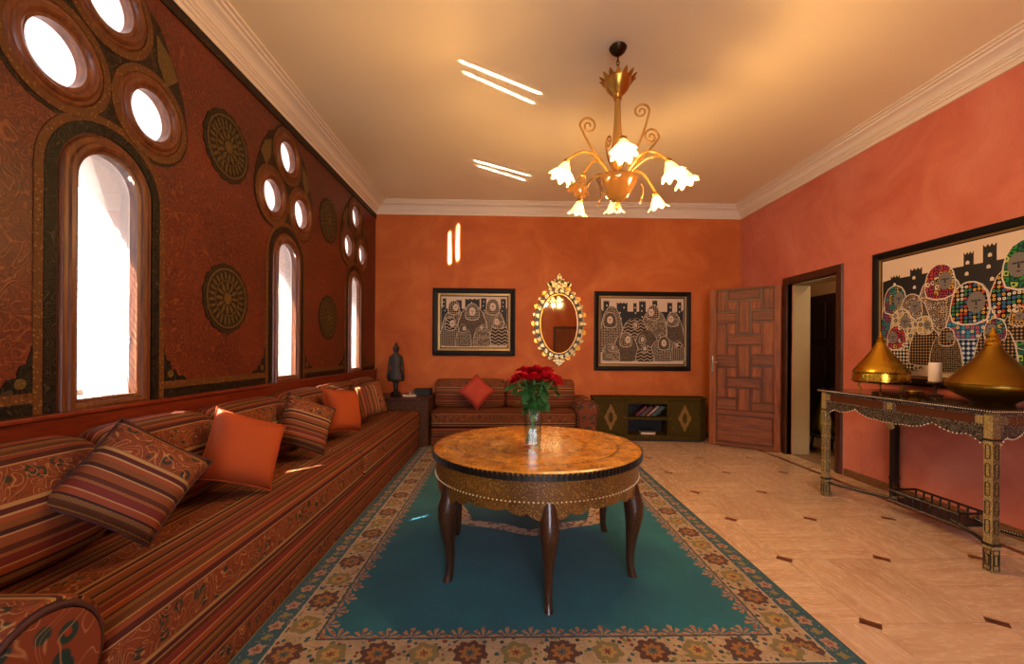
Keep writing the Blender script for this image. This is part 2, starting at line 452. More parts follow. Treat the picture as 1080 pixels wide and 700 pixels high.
# floor slab, planks, accents ------------------------------------------
floor = tag(MB().box(XL-.3, XR+1.6, YR-.3, YB+1.2, -.12, -.004).build('floor', M['grout']), kind='structure')
GX, GY, GS = 1.704, 1.917, .608
def plank_mesh(name, l, w, mat, h=.005):
    me = MB().box(-l/2+.0012, l/2-.0012, -w/2+.0012, w/2-.0012, -.004, 0).mesh(name); me.materials.append(mat); return me
pm = plank_mesh('tile', GS, GS/2, M['travertine'])
for i in range(-2, 3):
    for j in range(-2, 8):
        x0, y0 = GX+i*GS, GY+j*GS
        if x0 > 2.95: continue
        for k in (0, 1):
            if y0+GS > YB+.35: continue
            o = put('tile', pm, floor)
            if (i+j) % 2: o.location = (x0+GS/2, y0+GS*(.25+.5*k), 0)
            else: o.location = (x0+GS*(.25+.5*k), y0+GS/2, 0); o.rotation_euler = (0, 0, PI/2)
am = plank_mesh('accent_tile', .085, .05, M['brown_stone']); am.transform(Matrix.Translation((0, 0, .0012)))
for i in range(-1, 4):
    for j in range(-1, 8):
        x, y = GX+i*GS, GY+j*GS
        if x > 3.05 or y > YB-.1: continue
        o = put('accent_tile', am, floor); o.location = (x, y, 0); o.rotation_euler = (0, 0, math.radians(-40))
XS = GX+2.54*GS                                # edge of the field of tiles
for (xa, xb, mt, nm, ln) in ((XS, XS+.055, 'brown_stone', 'border_strip', 1.2), (XS+.056, XR, 'travertine_edge', 'border_tile', .6)):
    y = .3
    while y < YB:
        y1 = min(y+ln, YB)
        o = MB().box((xa), xb, y+.001, y1-.001, -.004, 0.0005).build(nm, M[mt], floor); y = y1

# ceiling and cornice ---------------------------------------------------
tag(MB().box(XL-.3, XR+.3, YR-.3, YB+.3, ZC, ZC+.15).build('ceiling', M['ceiling']), kind='structure')
prof = [(0, -.165), (0, 0), (-.19, 0), (-.19, -.012), (-.165, -.014), (-.163, -.026), (-.14, -.028), (-.136, -.042), (-.125, -.046),
        (-.105, -.052), (-.085, -.064), (-.070, -.082), (-.064, -.098), (-.052, -.100), (-.050, -.112), (-.036, -.116), (-.034, -.132), (-.018, -.135), (-.016, -.165)]
tag(MB().sweep([(XL, YR), (XR, YR), (XR, YB), (XL, YB)], prof, lambda p, h: (p.x, p.y, ZC+h)).build('trim_1', M['cornice']), kind='structure')

# left wall with its windows ---------------------------------------------
cut = MB()
for yc in WIN_Y:
    cut.prism(arch(yc, AW, AZ0, AZ1), 'x', XL-WT-.2, XL+.2)
    for (dy, z) in CIRC: cut.prism(circ(yc+dy, z, CR+.012, 32), 'x', XL-WT-.2, XL+.2)
wl = boolean_cut(MB().box(XL-WT, XL, YR-.3, YB, 0, ZC).mesh('wall_left'), cut.mesh('cut'))
wl.materials.clear(); wl.materials.append(M['arabesque']); wl.materials.append(M['reveal'])
for p in wl.polygons:
    if not (abs(p.normal.x) > .9 and p.center.x > XL-.01): p.material_index = 1
wall_left = tag(put('wall_left', wl), kind='structure')
toX = lambda base: (lambda p, h: (base+h, p.x, p.y))
# ornament bands on the wall: between the windows, along the foot
for a, b in zip(WIN_Y, WIN_Y[1:]+[YB+.29]):
    y0, y1 = a+.326, min(b-.326, YB-.005)
    if y1 < .2: continue
    MB().box(XL, XL+.006, y0, y1, 0.985, 1.035).build('foot_band', M['band_dark'], wall_left)
    MB().box(XL, XL+.005, y0, y1, 1.035, 1.075).build('foot_band_light', M['band_tan'], wall_left)
    for s, yy in ((1, y0), (-1, y1)):
        if s < 0 and b > YB: continue
        pl = [(0, 0), (.17, 0), (.15, .025), (.105, .028), (.085, .06), (.055, .065), (.045, .11), (.02, .12), (0, .19)]
        pl = [(yy+s*q[0], 1.075+q[1]) for q in pl]
        c = MB().prism(pl, 'x', XL, XL+.004).build('corner_ornament', M['band_dark'], wall_left)
        MB().prism(circ(yy+s*.045, 1.115, .022, 10), 'x', XL, XL+.007).build('corner_boss', M['medallion_light'], c)
# ledge below the windows
lg = MB().box(XL, XL+.028, YR, YB, .82, .965).box(XL, XL+.05, YR, YB, .965, .984).box(XL, XL+.02, YR, YB, 0, .82)
tag(lg.build('trim_2', M['ledge_wood'], bevel=.004), kind='structure')
tag(MB().box(XL, XL+.012, YR, YB, 3.17, ZC-.16).build('shadow_gap_strip', M['spandrel']), kind='structure')  # dark strip put in for the shadow gap under the cornice

def ringprof(pts, base=0): return [(o, h) for (o, h) in pts]
wn = 0
shield = None
ARCH_FR = [(-.002, -.035), (-.002, .006), (.012, .010), (.016, .022), (.030, .030), (.044, .026), (.048, .016), (.058, .012), (.070, .014), (.076, .004), (.076, -.004), (.02, -.004), (.02, -.035)]
CIRC_FR = [(-.010, -.045), (-.010, .004), (.004, .006), (.010, .020), (.024, .028), (.036, .022), (.042, .012), (.054, .014), (.064, .006), (.064, -.002), (.012, -.002), (.012, -.045)]
M['louvre'] = M['outside']
g = G('milky_window_glass'); t_ = g.n('ShaderNodeBsdfTranslucent'); t_.inputs[0].default_value = (.95, .95, .97, 1); p_ = g.n('ShaderNodeBsdfTransparent'); x_ = g.n('ShaderNodeMixShader'); x_.inputs[0].default_value = .45
g.nt.links.new(t_.outputs[0], x_.inputs[1]); g.nt.links.new(p_.outputs[0], x_.inputs[2]); g.nt.links.new(x_.outputs[0], g.out.inputs[0]); M['milky'] = g.mat
for wi, yc in enumerate(WIN_Y):
    wn += 1
    w = setting('window_%d' % wn, (XL, yc, AZ0))
    if wi >= 1:
        fr = MB().sweep(arch(yc, AW-.012, AZ0+.012, AZ1-.012, 20), ARCH_FR, toX(XL)).build('frame', M['window_wood'], w, smooth=40)
        op = arch(yc, .2395, .985, AZ1+.0745, 20)[1:]+[(yc-.2395, .985)]
        MB().sweep(op, [(0, 0), (0, .007), (.050, .007), (.050, 0)], toX(XL), closed=False).build('dark_border', M['band_dark'], w)
        MB().sweep([(q[0]+(.037 if q[0] > yc+.1 else -.037 if q[0] < yc-.1 else 0)*0, q[1]) for q in op], [(.051, 0), (.051, .005), (.086, .005), (.086, 0)], toX(XL), closed=False).build('tan_border', M['band_tan'], w)
    MB().prism(arch(yc, AW-.004, AZ0+.004, AZ1-.004), 'x', XL-.040, XL-.036).build('pane', M['glass'], w)
    MB().box(XL-.3, XL-.30+.02, yc-AW, yc+AW, AZ0, AZ0+.03).build('sill', M['reveal'], w)
    # louvred outer screen
    lv = MB(); z = AZ0+.02
    while z < AZ1-.02:
        hw = AW if z < AZ1-AW else math.sqrt(max(.0004, AW*AW-(z-(AZ1-AW))**2))
        lv.box(XL-WT+.004, XL-WT+.012, yc-hw, yc+hw, z-.0018, z+.0018)
        z += .044
    lv.build('louvre_screen', M['louvre'], w, kind='stuff')
    for ci, (dy, z) in enumerate(CIRC):
        wn += 1
        c = setting('window_%d' % wn, (XL, yc+dy, z))
        if wi >= 1:
            MB().sweep(circ(yc+dy, z, CR, 40), CIRC_FR, toX(XL)).build('frame', M['window_wood'], c, smooth=40)
            MB().sweep(circ(yc+dy, z, CR+.066, 40), [(0, 0), (0, .009), (.036, .009), (.036, 0)], toX(XL)).build('scroll_ring', M['band_tan'], c)
        MB().prism(circ(yc+dy, z, CR-.002, 32), 'x', XL-.055, XL-.050).build('pane', M['milky'], c)
    if wi >= 1:                               # dark painted field that ties the three round windows together
        if shield is None:
            pts = []
            pts += circ(.238, 2.509, .255, 10, -PI*.62, PI*.06, True)
            pts += [(.46, 2.70), (.39, 2.87), (.29, 3.02)]
            pts += circ(0, 2.928, .255, 10, PI*.17, PI*.83, True)
            pts += [(-.29, 3.02), (-.39, 2.87), (-.46, 2.70)]
            pts += circ(-.238, 2.509, .255, 10, PI*.94, PI*1.62, True)
            pts += [(-.06, 2.34), (.06, 2.34)]
            cc = MB()
            for (dy, z) in CIRC: cc.prism(circ(dy, z, CR+.02, 32), 'x', -.1, .1)
            shield = boolean_cut(MB().prism(pts, 'x', 0, .003).mesh('spandrel_field'), cc.mesh('cut'))
            shield.materials.clear(); shield.materials.append(M['spandrel'])
        o = put('spandrel_field', shield, wall_left); o.location = (XL, yc, 0)
        for s in (-1, 1):                     # leaf panels between the circles
            lp = [(s*.33, 2.72), (s*.41, 2.80), (s*.36, 2.90), (s*.26, 2.96), (s*.27, 2.82)]
            o = MB().prism([(yc+q[0], q[1]) for q in lp], 'x', XL+.003, XL+.007).build('leaf_panel', M['medallion_light'], wall_left)
# medallions
def medallion(y, z, r=.225):
    n = 64
    out = [(y+(r*(1+.045*abs(math.sin(8*a))))*math.cos(a), z+(r*1.02*(1+.045*abs(math.sin(8*a))))*math.sin(a)) for a in [2*PI*i/n for i in range(n)]]
    m = MB().prism(out, 'x', XL, XL+.006).build('medallion', M['medallion'], wall_left)
    MB().sweep(circ(y, z, r*.86, 40), [(0, 0), (0, .010), (.010, .010), (.010, 0)], toX(XL+.002)).build('medallion_ring', M['medallion_light'], m)
    for (cnt, ra, rb_, wd, nm) in ((12, .20, .52, .050, 'medallion_petal'), (24, .54, .82, .040, 'medallion_lozenge')):
        for k in range(cnt):
            a = 2*PI*(k+.5*(cnt == 24))/cnt; pl = []
            for (rr, ww) in ((0, 0), (.35, 1), (.65, .9), (1, 0), (.65, -.9), (.35, -1)):
                q = ra+(rb_-ra)*rr; w2 = ww*wd; pl.append((y+r*(q*math.cos(a)-w2*math.sin(a)), z+r*(q*math.sin(a)+w2*math.cos(a))))
            MB().prism(pl, 'x', XL+.004, XL+.0095).build(nm, M['medallion_light'], m)
    MB().sweep(circ(y, z, r*.52, 32), [(0, 0), (0, .008), (.005, .008), (.005, 0)], toX(XL+.002)).build('medallion_ring', M['medallion_light'], m)
    MB().prism(circ(y, z, r*.17, 16), 'x', XL+.004, XL+.012).build('medallion_boss', M['medallion_light'], m)
for y in (1.283, 2.926, 4.569):
    medallion(y, 2.635); medallion(y, 1.603)

# back wall, right wall with its doorway, rear wall -----------------------
tag(MB().box(XL-.3, XR+.3, YB, YB+.2, 0, ZC).build('wall_back', M['terracotta']), kind='structure')
DY0, DY1, DZ = 4.36, 5.13, 2.10
DT = .27
wr = MB()
for (a, b, c, d) in ((YR-.3, DY0, 0, ZC), (DY1, YB, 0, ZC), (DY0, DY1, DZ, ZC)): wr.box(XR, XR+DT, a, b, c, d)
wall_right = tag(wr.build('wall_right', M['daylit_plaster']), kind='structure')
rv = MB().box(XR+.06, XR+DT+.002, DY1-.012, DY1, 0, DZ).box(XR+.06, XR+DT+.002, DY0, DY0+.012, 0, DZ).box(XR+.06, XR+DT+.002, DY0, DY1, DZ-.012, DZ)
rv.build('doorway_lining', M['cream_plaster'], wall_right)
rw = MB()
for (a, b, c, d) in ((XL-.3, -.18, 0, ZC), (-.18, 1.02, 0, .25), (-.18, 1.02, 2.5, ZC), (1.02, 1.75, 0, ZC), (1.75, 2.6, 2.05, ZC), (2.6, XR+.3, 0, ZC)): rw.box(a, b, YR-.2, YR, c, d)
tag(rw.build('wall_rear', M['terracotta']), kind='structure')
# rear door (seen in the mirror) and terrace window behind the camera
dr = setting('door_3', (2.175, YR, 0))
MB().box(1.75, 2.6, YR-.08, YR-.03, 0, 2.05).build('leaf', M['door_wood'], dr)
for k in range(5):
    MB().box(1.79+k*.155, 1.90+k*.155, YR-.03, YR-.015, .2, 1.95).build('panel', M['door_wood'], dr, bevel=.006)
MB().sweep([(1.75, 0), (1.75, 2.05), (2.6, 2.05), (2.6, 0)], [(-.0, 0), (-.0, .03), (-.08, .03), (-.08, 0)], lambda p, h: (p.x, YR+h, p.y), closed=False).build('door_frame', M['dark_wood'], dr)
tw = setting('window_%d' % (wn+1), (.42, YR, .25))
tf = MB()
for x in (-.18, .40, .98): tf.box(x, x+.04, YR-.12, YR-.06, .25, 2.5)
for z in (.25, 1.3, 2.46): tf.box(-.18, 1.02, YR-.12, YR-.06, z, z+.04)
tf.build('frame', M['dark_wood'], tw)
# skirting
for nm, bx in (('baseboard_right', [(XR-.016, XR, YR, DY0-.12, 0, .075), (XR-.016, XR, DY1+.12, YB, 0, .075)]), ('baseboard_back', [(XL, XR, YB-.016, YB, 0, .075)])):
    m = MB()
    for b in bx: m.box(*b)
    tag(m.build(nm, M['base_stone'], bevel=.003), kind='structure')

# doorway frame -----------------------------------------------------------
d1 = setting('door_1', (XR, DY1, 0))
fp = [(0, -.05), (0, .012), (.012, .02), (.05, .024), (.078, .018), (.09, .004), (.09, -.002), (.012, -.002), (.012, -.05)]
MB().sweep([(DY0, 0), (DY0, DZ), (DY1, DZ), (DY1, 0)], [(-o, h) for o, h in fp], lambda p, h: (XR-h, p.x, p.y), closed=False).build('door_frame', M['dark_wood'], d1, smooth=35)
# open leaf: from the hinge near the far jamb back towards the corner
hx, hy = XR-.03, 5.215
lx, ly = 2.79, 5.70
LW = math.hypot(lx-hx, ly-hy); ang = math.atan2(hy-ly, hx-lx)
leaf = bpy.data.objects.new('door_leaf', None); COL.objects.link(leaf); leaf.parent = d1
leaf.location = Vector((lx, ly, 0.008))-Vector((XR, DY1, 0)); leaf.rotation_euler = (0, 0, ang)
OFF[leaf] = Vector((0, 0, 0))
LH = 2.10
MB().box(.004, LW-.004, -.004, .03, .01, LH).build('backing', M['dark_wood'], leaf)
cu = lambda x: (x-20)/292*LW
cv = lambda y: (655-y)/605*LH
fm = [(20, 50, 50, 655), (287, 50, 312, 655), (50, 50, 287, 56), (50, 518, 287, 534), (50, 641, 287, 655)]
for (a, b, c, d) in fm:
    MB().box(cu(a), cu(c), -.026, -.0035, cv(d), cv(b)).build('stile' if c-a < 60 else 'rail', M['door_wood' if c-a < 60 else 'door_wood_h'], leaf, bevel=.003)
PN = [(51, 60, 91, 138), (97, 58, 231, 95), (240, 58, 286, 134), (96, 100, 136, 136), (142, 99, 190, 222), (196, 100, 235, 136),
      (51, 143, 136, 183), (196, 140, 286, 178), (51, 188, 91, 306), (96, 187, 136, 226), (196, 183, 235, 226), (241, 183, 286, 304),
      (96, 230, 236, 266), (96, 270, 136, 307), (142, 270, 190, 388), (196, 270, 236, 303), (51, 311, 136, 351), (196, 308, 286, 344),
      (51, 356, 91, 468), (96, 355, 136, 390), (196, 349, 236, 389), (241, 349, 286, 482), (96, 394, 236, 429), (96, 433, 136, 469),
      (142, 433, 190, 516), (196, 433, 236, 482), (51, 473, 136, 516), (196, 486, 286, 516), (54, 538, 283, 637)]
for (a, b, c, d) in PN:
    x0, x1, z0, z1 = cu(a), cu(c), cv(d), cv(b); e = .012
    m = MB()
    vs = [(x0, -.005, z0), (x1, -.005, z0), (x1, -.005, z1), (x0, -.005, z1), (x0, -.019, z0), (x1, -.019, z0), (x1, -.019, z1), (x0, -.019, z1),
          (x0+e*.5, -.020, z0+e*.5), (x1-e*.5, -.020, z0+e*.5), (x1-e*.5, -.020, z1-e*.5), (x0+e*.5, -.020, z1-e*.5),
          (x0+e, -.013, z0+e), (x1-e, -.013, z0+e), (x1-e, -.013, z1-e), (x0+e, -.013, z1-e)]
    fs = [(3, 2, 1, 0), (12, 13, 14, 15)]
    for k in range(0, 12, 4):
        for i in range(4): fs.append((k+i, k+(i+1) % 4, k+4+(i+1) % 4, k+4+i))
    m.add(vs, fs).build('panel', M['door_wood' if (z1-z0) > (x1-x0) else 'door_wood_h'], leaf)
hd = MB().box(.028, .052, -.034, -.026, .96, 1.20).build('handle_plate', M['steel'], leaf, bevel=.004)
MB().tube([(.04, -.034, 1.12), (.04, -.075, 1.12), (.045, -.08, 1.118), (.14, -.08, 1.105)], .008, 8).build('handle_lever', M['steel'], hd, smooth=True)

# corridor beyond ------------------------------------------------------------
cw = MB().box(4.75, 4.9, 3.6, 8.0, 0, 3.2).box(XR+DT, 4.9, 8.0, 8.15, 0, 3.2).box(XR+DT, 4.9, 3.5, 3.6, 0, 3.2).box(XR+DT-.1, XR+DT, YB, 8.15, 0, 3.2)
tag(cw.build('wall_corridor', M['cream_plaster']), kind='structure')
tag(MB().box(XR+DT, 4.9, 3.5, 8.15, 3.0, 3.1).build('ceiling_corridor', M['ceiling']), kind='structure')
tag(MB().box(XR+DT, 4.9, 7.4, 8.1, -.12, -.002).build('floor_corridor', M['grout']), kind='structure')
lamp('corridor_fill_light', 'POINT', (4.25, 4.75, 2.6), 22, (1, .78, .5), shadow_soft_size=.08)  # unseen fill added to brighten the corridor
d2 = setting('door_2', (4.75, 6.2, 0))
MB().box(4.70, 4.75, 5.35, 6.75, 0, 2.12).build('door_frame', M['corridor_wood'], d2, bevel=.005)
for k in range(2):
    for (z0, z1) in ((.15, .75), (.85, 1.35), (1.45, 2.0)):
        MB().box(4.68, 4.70, 5.45+k*.62, 5.99+k*.62, z0, z1).build('panel', M['corridor_wood'], d2, bevel=.01)

# ================================================================== rug
def m_rug():
    g = G('teal_floral_rug'); uv = g.sep(g.co('UV')); u, v = uv[0], uv[1]
    RW, RL = 2.55, 3.95
    du = g.m('MINIMUM', u, g.m('SUBTRACT', RW, u)); dv = g.m('MINIMUM', v, g.m('SUBTRACT', RL, v))
    side = g.m('LESS_THAN', du, dv)
    d0 = g.m('MINIMUM', du, dv)
    t = g.m('ADD', g.m('MULTIPLY', side, v), g.m('MULTIPLY', g.m('SUBTRACT', 1, side), u))
    q = g.comb(u, v, 0)
    nz = g.m('SUBTRACT', g.noise(q, 45, 2, .5), .5)
    d = g.m('MULTIPLY_ADD', nz, .008, d0)
    teal = g.ramp(g.noise(q, 2.2, 4, .6), [(.3, lin('#0a5e70')), (.7, lin('#187c88'))])
    mottle = g.noise(q, 9, 3, .6)
    teal = g.mix(g.m('MULTIPLY', mottle, .4), teal, lin('#0a4a60'))
    def flower(period, dc, r0, amp, phase=0.0, petals=8):
        lt = g.m('MULTIPLY', g.m('SUBTRACT', g.m('FRACT', g.m('ADD', g.m('DIVIDE', t, period), phase)), .5), period)
        ld = g.m('SUBTRACT', d0, dc)
        r = g.m('SQRT', g.m('ADD', g.m('MULTIPLY', lt, lt), g.m('MULTIPLY', ld, ld)))
        a = g.m('ARCTAN2', ld, lt)
        rr = g.m('ADD', g.m('MULTIPLY_ADD', g.m('SINE', g.m('MULTIPLY', a, petals)), amp, r), g.m('MULTIPLY', nz, .02))
        return rr, r0
    def disc(rr, r): return g.m('LESS_THAN', rr, r)
    # cream main border with big and small blossoms
    cream = g.ramp(g.noise(q, 14, 3), [(.3, lin('#a98d66')), (.7, lin('#c4aa84'))])
    bits = g.vor(q, 34, rand=.9); bc = g.vor(q, 34, out='Color', rand=.9)
    bitcol = g.ramp(g.sep(bc)[0], [(0, lin('#1c5560')), (.35, lin('#7a3420')), (.6, lin('#7d7a2e')), (.8, lin('#23353c'))], 'CONSTANT')
    cream = g.mix(g.m('LESS_THAN', bits, .36), cream, bitcol)
    vine = g.contour(q, 11, 22, .22, .5, .6)
    cream = g.mix(g.m('MULTIPLY', vine, .7), cream, lin('#5c3a26'))
    a, _ = flower(.38, .19, 0, .008, 0); cream = g.mix(disc(a, .068), cream, lin('#55301c')); cream = g.mix(disc(a, .040), cream, lin('#a06a24')); cream = g.mix(disc(a, .016), cream, lin('#2a4c50'))
    a, _ = flower(.38, .19, 0, .006, .5, 6); cream = g.mix(disc(a, .060), cream, lin('#857546')); cream = g.mix(disc(a, .034), cream, lin('#b49048')); cream = g.mix(disc(a, .014), cream, lin('#7a3420'))
    # outer guard: teal with rosy sprigs
    blue = g.mix(g.m('MULTIPLY', mottle, .5), lin('#2a5a66'), lin('#14404e'))
    a, _ = flower(.15, .062, 0, .006, 0, 5); blue = g.mix(disc(a, .030), blue, lin('#b48a6c')); blue = g.mix(disc(a, .014), blue, lin('#8a4a34'))
    a, _ = flower(.15, .062, 0, .004, .5, 4); blue = g.mix(disc(a, .020), blue, lin('#8c7c3c'))
    blue = g.mix(g.m('LESS_THAN', g.vor(q, 60), .22), blue, lin('#a8907a'))
    # inner guard: rosy leaf pairs on teal, edge biting into the field
    ig = teal
    lt = g.m('SUBTRACT', g.m('FRACT', g.m('DIVIDE', t, .105)), .5)
    fan = g.m('SINE', g.m('MULTIPLY', g.m('ARCTAN2', g.m('SUBTRACT', d0, .285), g.m('MULTIPLY', lt, .105)), 9))
    fm = g.m('MULTIPLY', g.m('GREATER_THAN', fan, -.2), g.m('LESS_THAN', g.m('ADD', g.m('ABSOLUTE', g.m('MULTIPLY', lt, .075)), g.m('ADD', d0, g.m('MULTIPLY', nz, .03))), .352))
    ig = g.mix(fm, ig, lin('#b08a68')); ig = g.mix(g.m('MULTIPLY', fm, g.m('GREATER_THAN', g.noise(q, 60, 1), .54)), ig, lin('#9a5234'))
    # medallion
    mu = g.m('SUBTRACT', u, RW/2); mv = g.m('SUBTRACT', v, RL/2)
    mr = g.m('SQRT', g.m('ADD', g.m('MULTIPLY', mu, mu), g.m('MULTIPLY', mv, mv))); ma = g.m('ARCTAN2', mv, mu)
    mr = g.m('ADD', g.m('MULTIPLY_ADD', g.m('ABSOLUTE', g.m('SINE', g.m('MULTIPLY', ma, 4))), .07, mr), g.m('MULTIPLY', nz, .04))
    med = g.mix(g.m('LESS_THAN', g.vor(q, 26), .4), lin('#c4ac90'), lin('#8a4a3a'))
    med = g.mix(vine, med, lin('#2a5a60'))
    field = g.mix(disc(mr, .70), teal, med); field = g.mix(disc(mr, .60), field, lin('#14505c')); field = g.mix(disc(mr, .30), field, med)
    col = field
    col = g.mix(disc(d0, .37), col, ig)
    col = g.mix(disc(d, .285), col, lin('#1d4a50')); col = g.mix(disc(d, .275), col, cream)
    col = g.mix(disc(d, .122), col, lin('#c0a888')); col = g.mix(disc(d, .114), col, blue); col = g.mix(disc(d, .016), col, lin('#1a5a66'))
    pile = g.noise(q, 420, 1)
    k = g.m('MULTIPLY_ADD', pile, .4, .50); col = g.mix(1, col, g.comb(k, k, k), 'MULTIPLY')
    g.bump(g.m('ADD', pile, g.m('MULTIPLY', mottle, .5)), .5, .004)
    return g.fin(col, .9, 0, .15, **{'Sheen Weight': .15})
RX, RY, RWD, RLN = -1.09, 1.55, 2.55, 3.95
rm = MB(); nx, ny = 34, 52; vs = []; fs = []; uvs = []
for j in range(ny+1):
    for i in range(nx+1):
        x, y = RX+RWD*i/nx, RY+RLN*j/ny
        e = .010 if (i in (0, nx) or j in (0, ny)) else .014
        vs.append((x+.006*math.sin(y*3.1)*(i == nx), y, e))
for j in range(ny):
    for i in range(nx):
        fs.append((j*(nx+1)+i, j*(nx+1)+i+1, (j+1)*(nx+1)+i+1, (j+1)*(nx+1)+i))
        uvs.append([(RWD*(i+a)/nx, RLN*(j+b)/ny) for a, b in ((0, 0), (1, 0), (1, 1), (0, 1))])
rm.add(vs, fs, uvs)
bd = [(RX, RY), (RX+RWD, RY), (RX+RWD, RY+RLN), (RX, RY+RLN)]
for k in range(4):
    p, q = bd[k], bd[(k+1) % 4]; rm.add([(p[0], p[1], .001), (q[0], q[1], .001), (q[0], q[1], .010), (p[0], p[1], .010)], [(0, 1, 2, 3)], [[(0, 0), (.01, 0), (.01, .01), (0, .01)]])
rug = rm.build('floral_rug', m_rug(), smooth=True)
tag(rug, 'large teal rug with cream floral border under the round table', 'rug'); origin_to(rug, (RX, RY, 0))

# ================================================================== long sofa along the window wall
SX0, SX1 = XL+.05, -1.09
def st(y0, y1, n=10, e=.02):
    return [(y0, e), (y0+.006, e*.45), (y0+.02, 0)]+[(y0+.02+(y1-y0-.04)*i/n, 0) for i in range(1, n)]+[(y1-.02, 0), (y1-.006, e*.45), (y1, e)]
sofa = thing('long_sofa', 'long low striped floral sofa running below the tall arched windows', 'sofa', ((SX0+SX1)/2, 3.2, 0))
MB().ext(rrect(SX0, SX1-.012, .0, .245, .012, 3), 'y', st(1.16, 5.40, 14, .008), .42*.02).build('base', M['kilim'], sofa, smooth=50)
def seat(y0, y1, nm):
    p = rrect(SX0, SX1+.006, .252, .485, .045, 5)
    p = [(x, z+(.012*math.sin(PI*(x-SX0)/(SX1-SX0)) if z > .4 else 0)) for x, z in p]
    # split the long top edge so that it can bow
    return MB().ext(p, 'y', st(y0, y1, 14, .028), .42*.78).build(nm, M['kilim'], sofa, smooth=50)
seat(1.165, 3.255, 'seat_cushion'); seat(3.265, 5.40, 'seat_cushion')
# rolled arm at the near end, its round face towards the room
def arm_profile(y0, y1, ztop):
    r = (y1-y0)/2+.02; cy = (y0+y1)/2
    pts = [(y1-.012, .0)]+[(cy+r*math.cos(a), ztop-r+r*math.sin(a)) for a in [-.55+(PI+1.1)*i/18 for i in range(19)]]+[(y0+.012, .0)]
    return pts
ap = arm_profile(.86, 1.15, .665)
MB().ext(ap, 'x', [(SX0, .01), (SX0+.02, 0)]+[(SX0+.02+(SX1-SX0-.03)*i/6, 0) for i in range(1, 6)]+[(SX1-.006, 0), (SX1+.012, .006), (SX1+.016, .02)], .1).build('armrest', M['kilim'], sofa, smooth=50)
apl = [((y-1.005)*.80+1.005, (z-.35)*.88+.36) for y, z in ap]
fc = MB(); fc.prism(apl, 'x', SX1+.008, SX1+.028)
fo = fc.build('arm_face', None, sofa, smooth=30)
g = G('arm_face_floral'); q = g.co(); cell = g.vor(q, 13); scr = g.contour(q, 9, 24, .32, .6, 1.0)
c_ = g.mix(g.ramp(cell, [(0, 1), (.30, 1), (.36, 0)]), lin('#8f4420'), lin('#24403a')); c_ = g.mix(g.ramp(cell, [(0, 1), (.10, 1), (.14, 0)]), c_, lin('#a8401c'))
c_ = g.mix(g.m('MULTIPLY', scr, .8), c_, lin('#c89460')); c_ = g.mix(1, c_, (.58, .52, .5, 1), 'MULTIPLY'); M['arm_floral'] = g.fin(c_, .75, 0, .3); fo.data.materials.append(M['arm_floral'])
pp_ = [((y-1.005)*.84+1.005, (z-.35)*.91+.36) for y, z in ap]
MB().tube([(SX1+.018, y, max(z, .012)) for y, z in pp_], .009, 8, closed=True).build('arm_piping', M['piping'], sofa, smooth=True)

# loose back cushions
def back_cushion(y0, y1, label, lean=.0, ztop=.92, first=None):
    t = thing('back_cushion', label, 'cushion', (-1.72, (y0+y1)/2, .50), 'striped back cushions of the long sofa')
    p = [(-1.585, .500), (-1.55, .53), (-1.535, .62), (-1.55, .74), (-1.585, .84), (-1.625, .885), (-1.69, ztop-.004), (-1.745, ztop), (-1.80, ztop-.012), (-1.83, ztop-.05), (-1.84, .80), (-1.84, .60), (-1.835, .52), (-1.82, .50)]
    p = [(x, z+.006) for x, z in p]
    MB().ext(p, 'y', [(y0, .085), (y0+.012, .050), (y0+.035, .022), (y0+.09, .004)]+[(y0+.08+(y1-y0-.16)*i/8, -.006*math.sin(PI*i/8)) for i in range(1, 8)]+[(y1-.09, .004), (y1-.035, .022), (y1-.012, .050), (y1, .085)], .42*.02).build('cover', M['kilim_back'], t, smooth=60)
    return t
ce = [1.165, 1.765, 2.425, 3.175, 3.905, 4.635, 5.365]
lab = ['striped back cushion nearest the camera, cut by the left photo edge', 'striped back cushion below the nearest arched window, sunlit along its top',
       'striped back cushion right behind the bright orange pillow', 'striped back cushion overlapped by the tilted small striped pillow',
       'striped back cushion mostly hidden behind the upright red-orange pillow', 'striped back cushion at the far end of the long sofa']
for k in range(6): back_cushion(ce[k]+.008, ce[k+1]-.008, lab[k])

# scatter pillows
def pillow_mesh(name, w, h, t, mat, n=14):
    m = MB(); vs = []; fs = []; uv = []
    for side in (1, -1):
        b = len(vs)
        for j in range(n+1):
            for i in range(n+1):
                a, c = -1+2*i/n, -1+2*j/n
                pin = 1-.07*(1-a*a)*abs(c)**3; pin2 = 1-.07*(1-c*c)*abs(a)**3
                th = ((1-a**4)*(1-c**4))**.55
                vs.append((a*w/2*pin2, side*t/2*th, c*h/2*pin))
        for j in range(n):
            for i in range(n):
                f = (b+j*(n+1)+i, b+j*(n+1)+i+1, b+(j+1)*(n+1)+i+1, b+(j+1)*(n+1)+i)
                uq = [(h*(j+bb)/n, w*(i+aa)/n) for aa, bb in ((0, 0), (1, 0), (1, 1), (0, 1))]
                if side < 0: f = f[::-1]; uq = uq[::-1]
                fs.append(f); uv.append(uq)
    m.add(vs, fs, uv); me = m.mesh(name)
    bm = bmesh.new(); bm.from_mesh(me); bmesh.ops.remove_doubles(bm, verts=bm.verts, dist=1e-5); bm.to_mesh(me); bm.free()
    me.materials.append(mat); return me
PM = {'s': pillow_mesh('pillow_cover', .36, .36, .15, M['kilim_pillow']), 'o': pillow_mesh('pillow_cover', .37, .37, .18, M['orange_fabric']), 'r': pillow_mesh('pillow_cover', .36, .36, .15, M['rose_fabric'])}
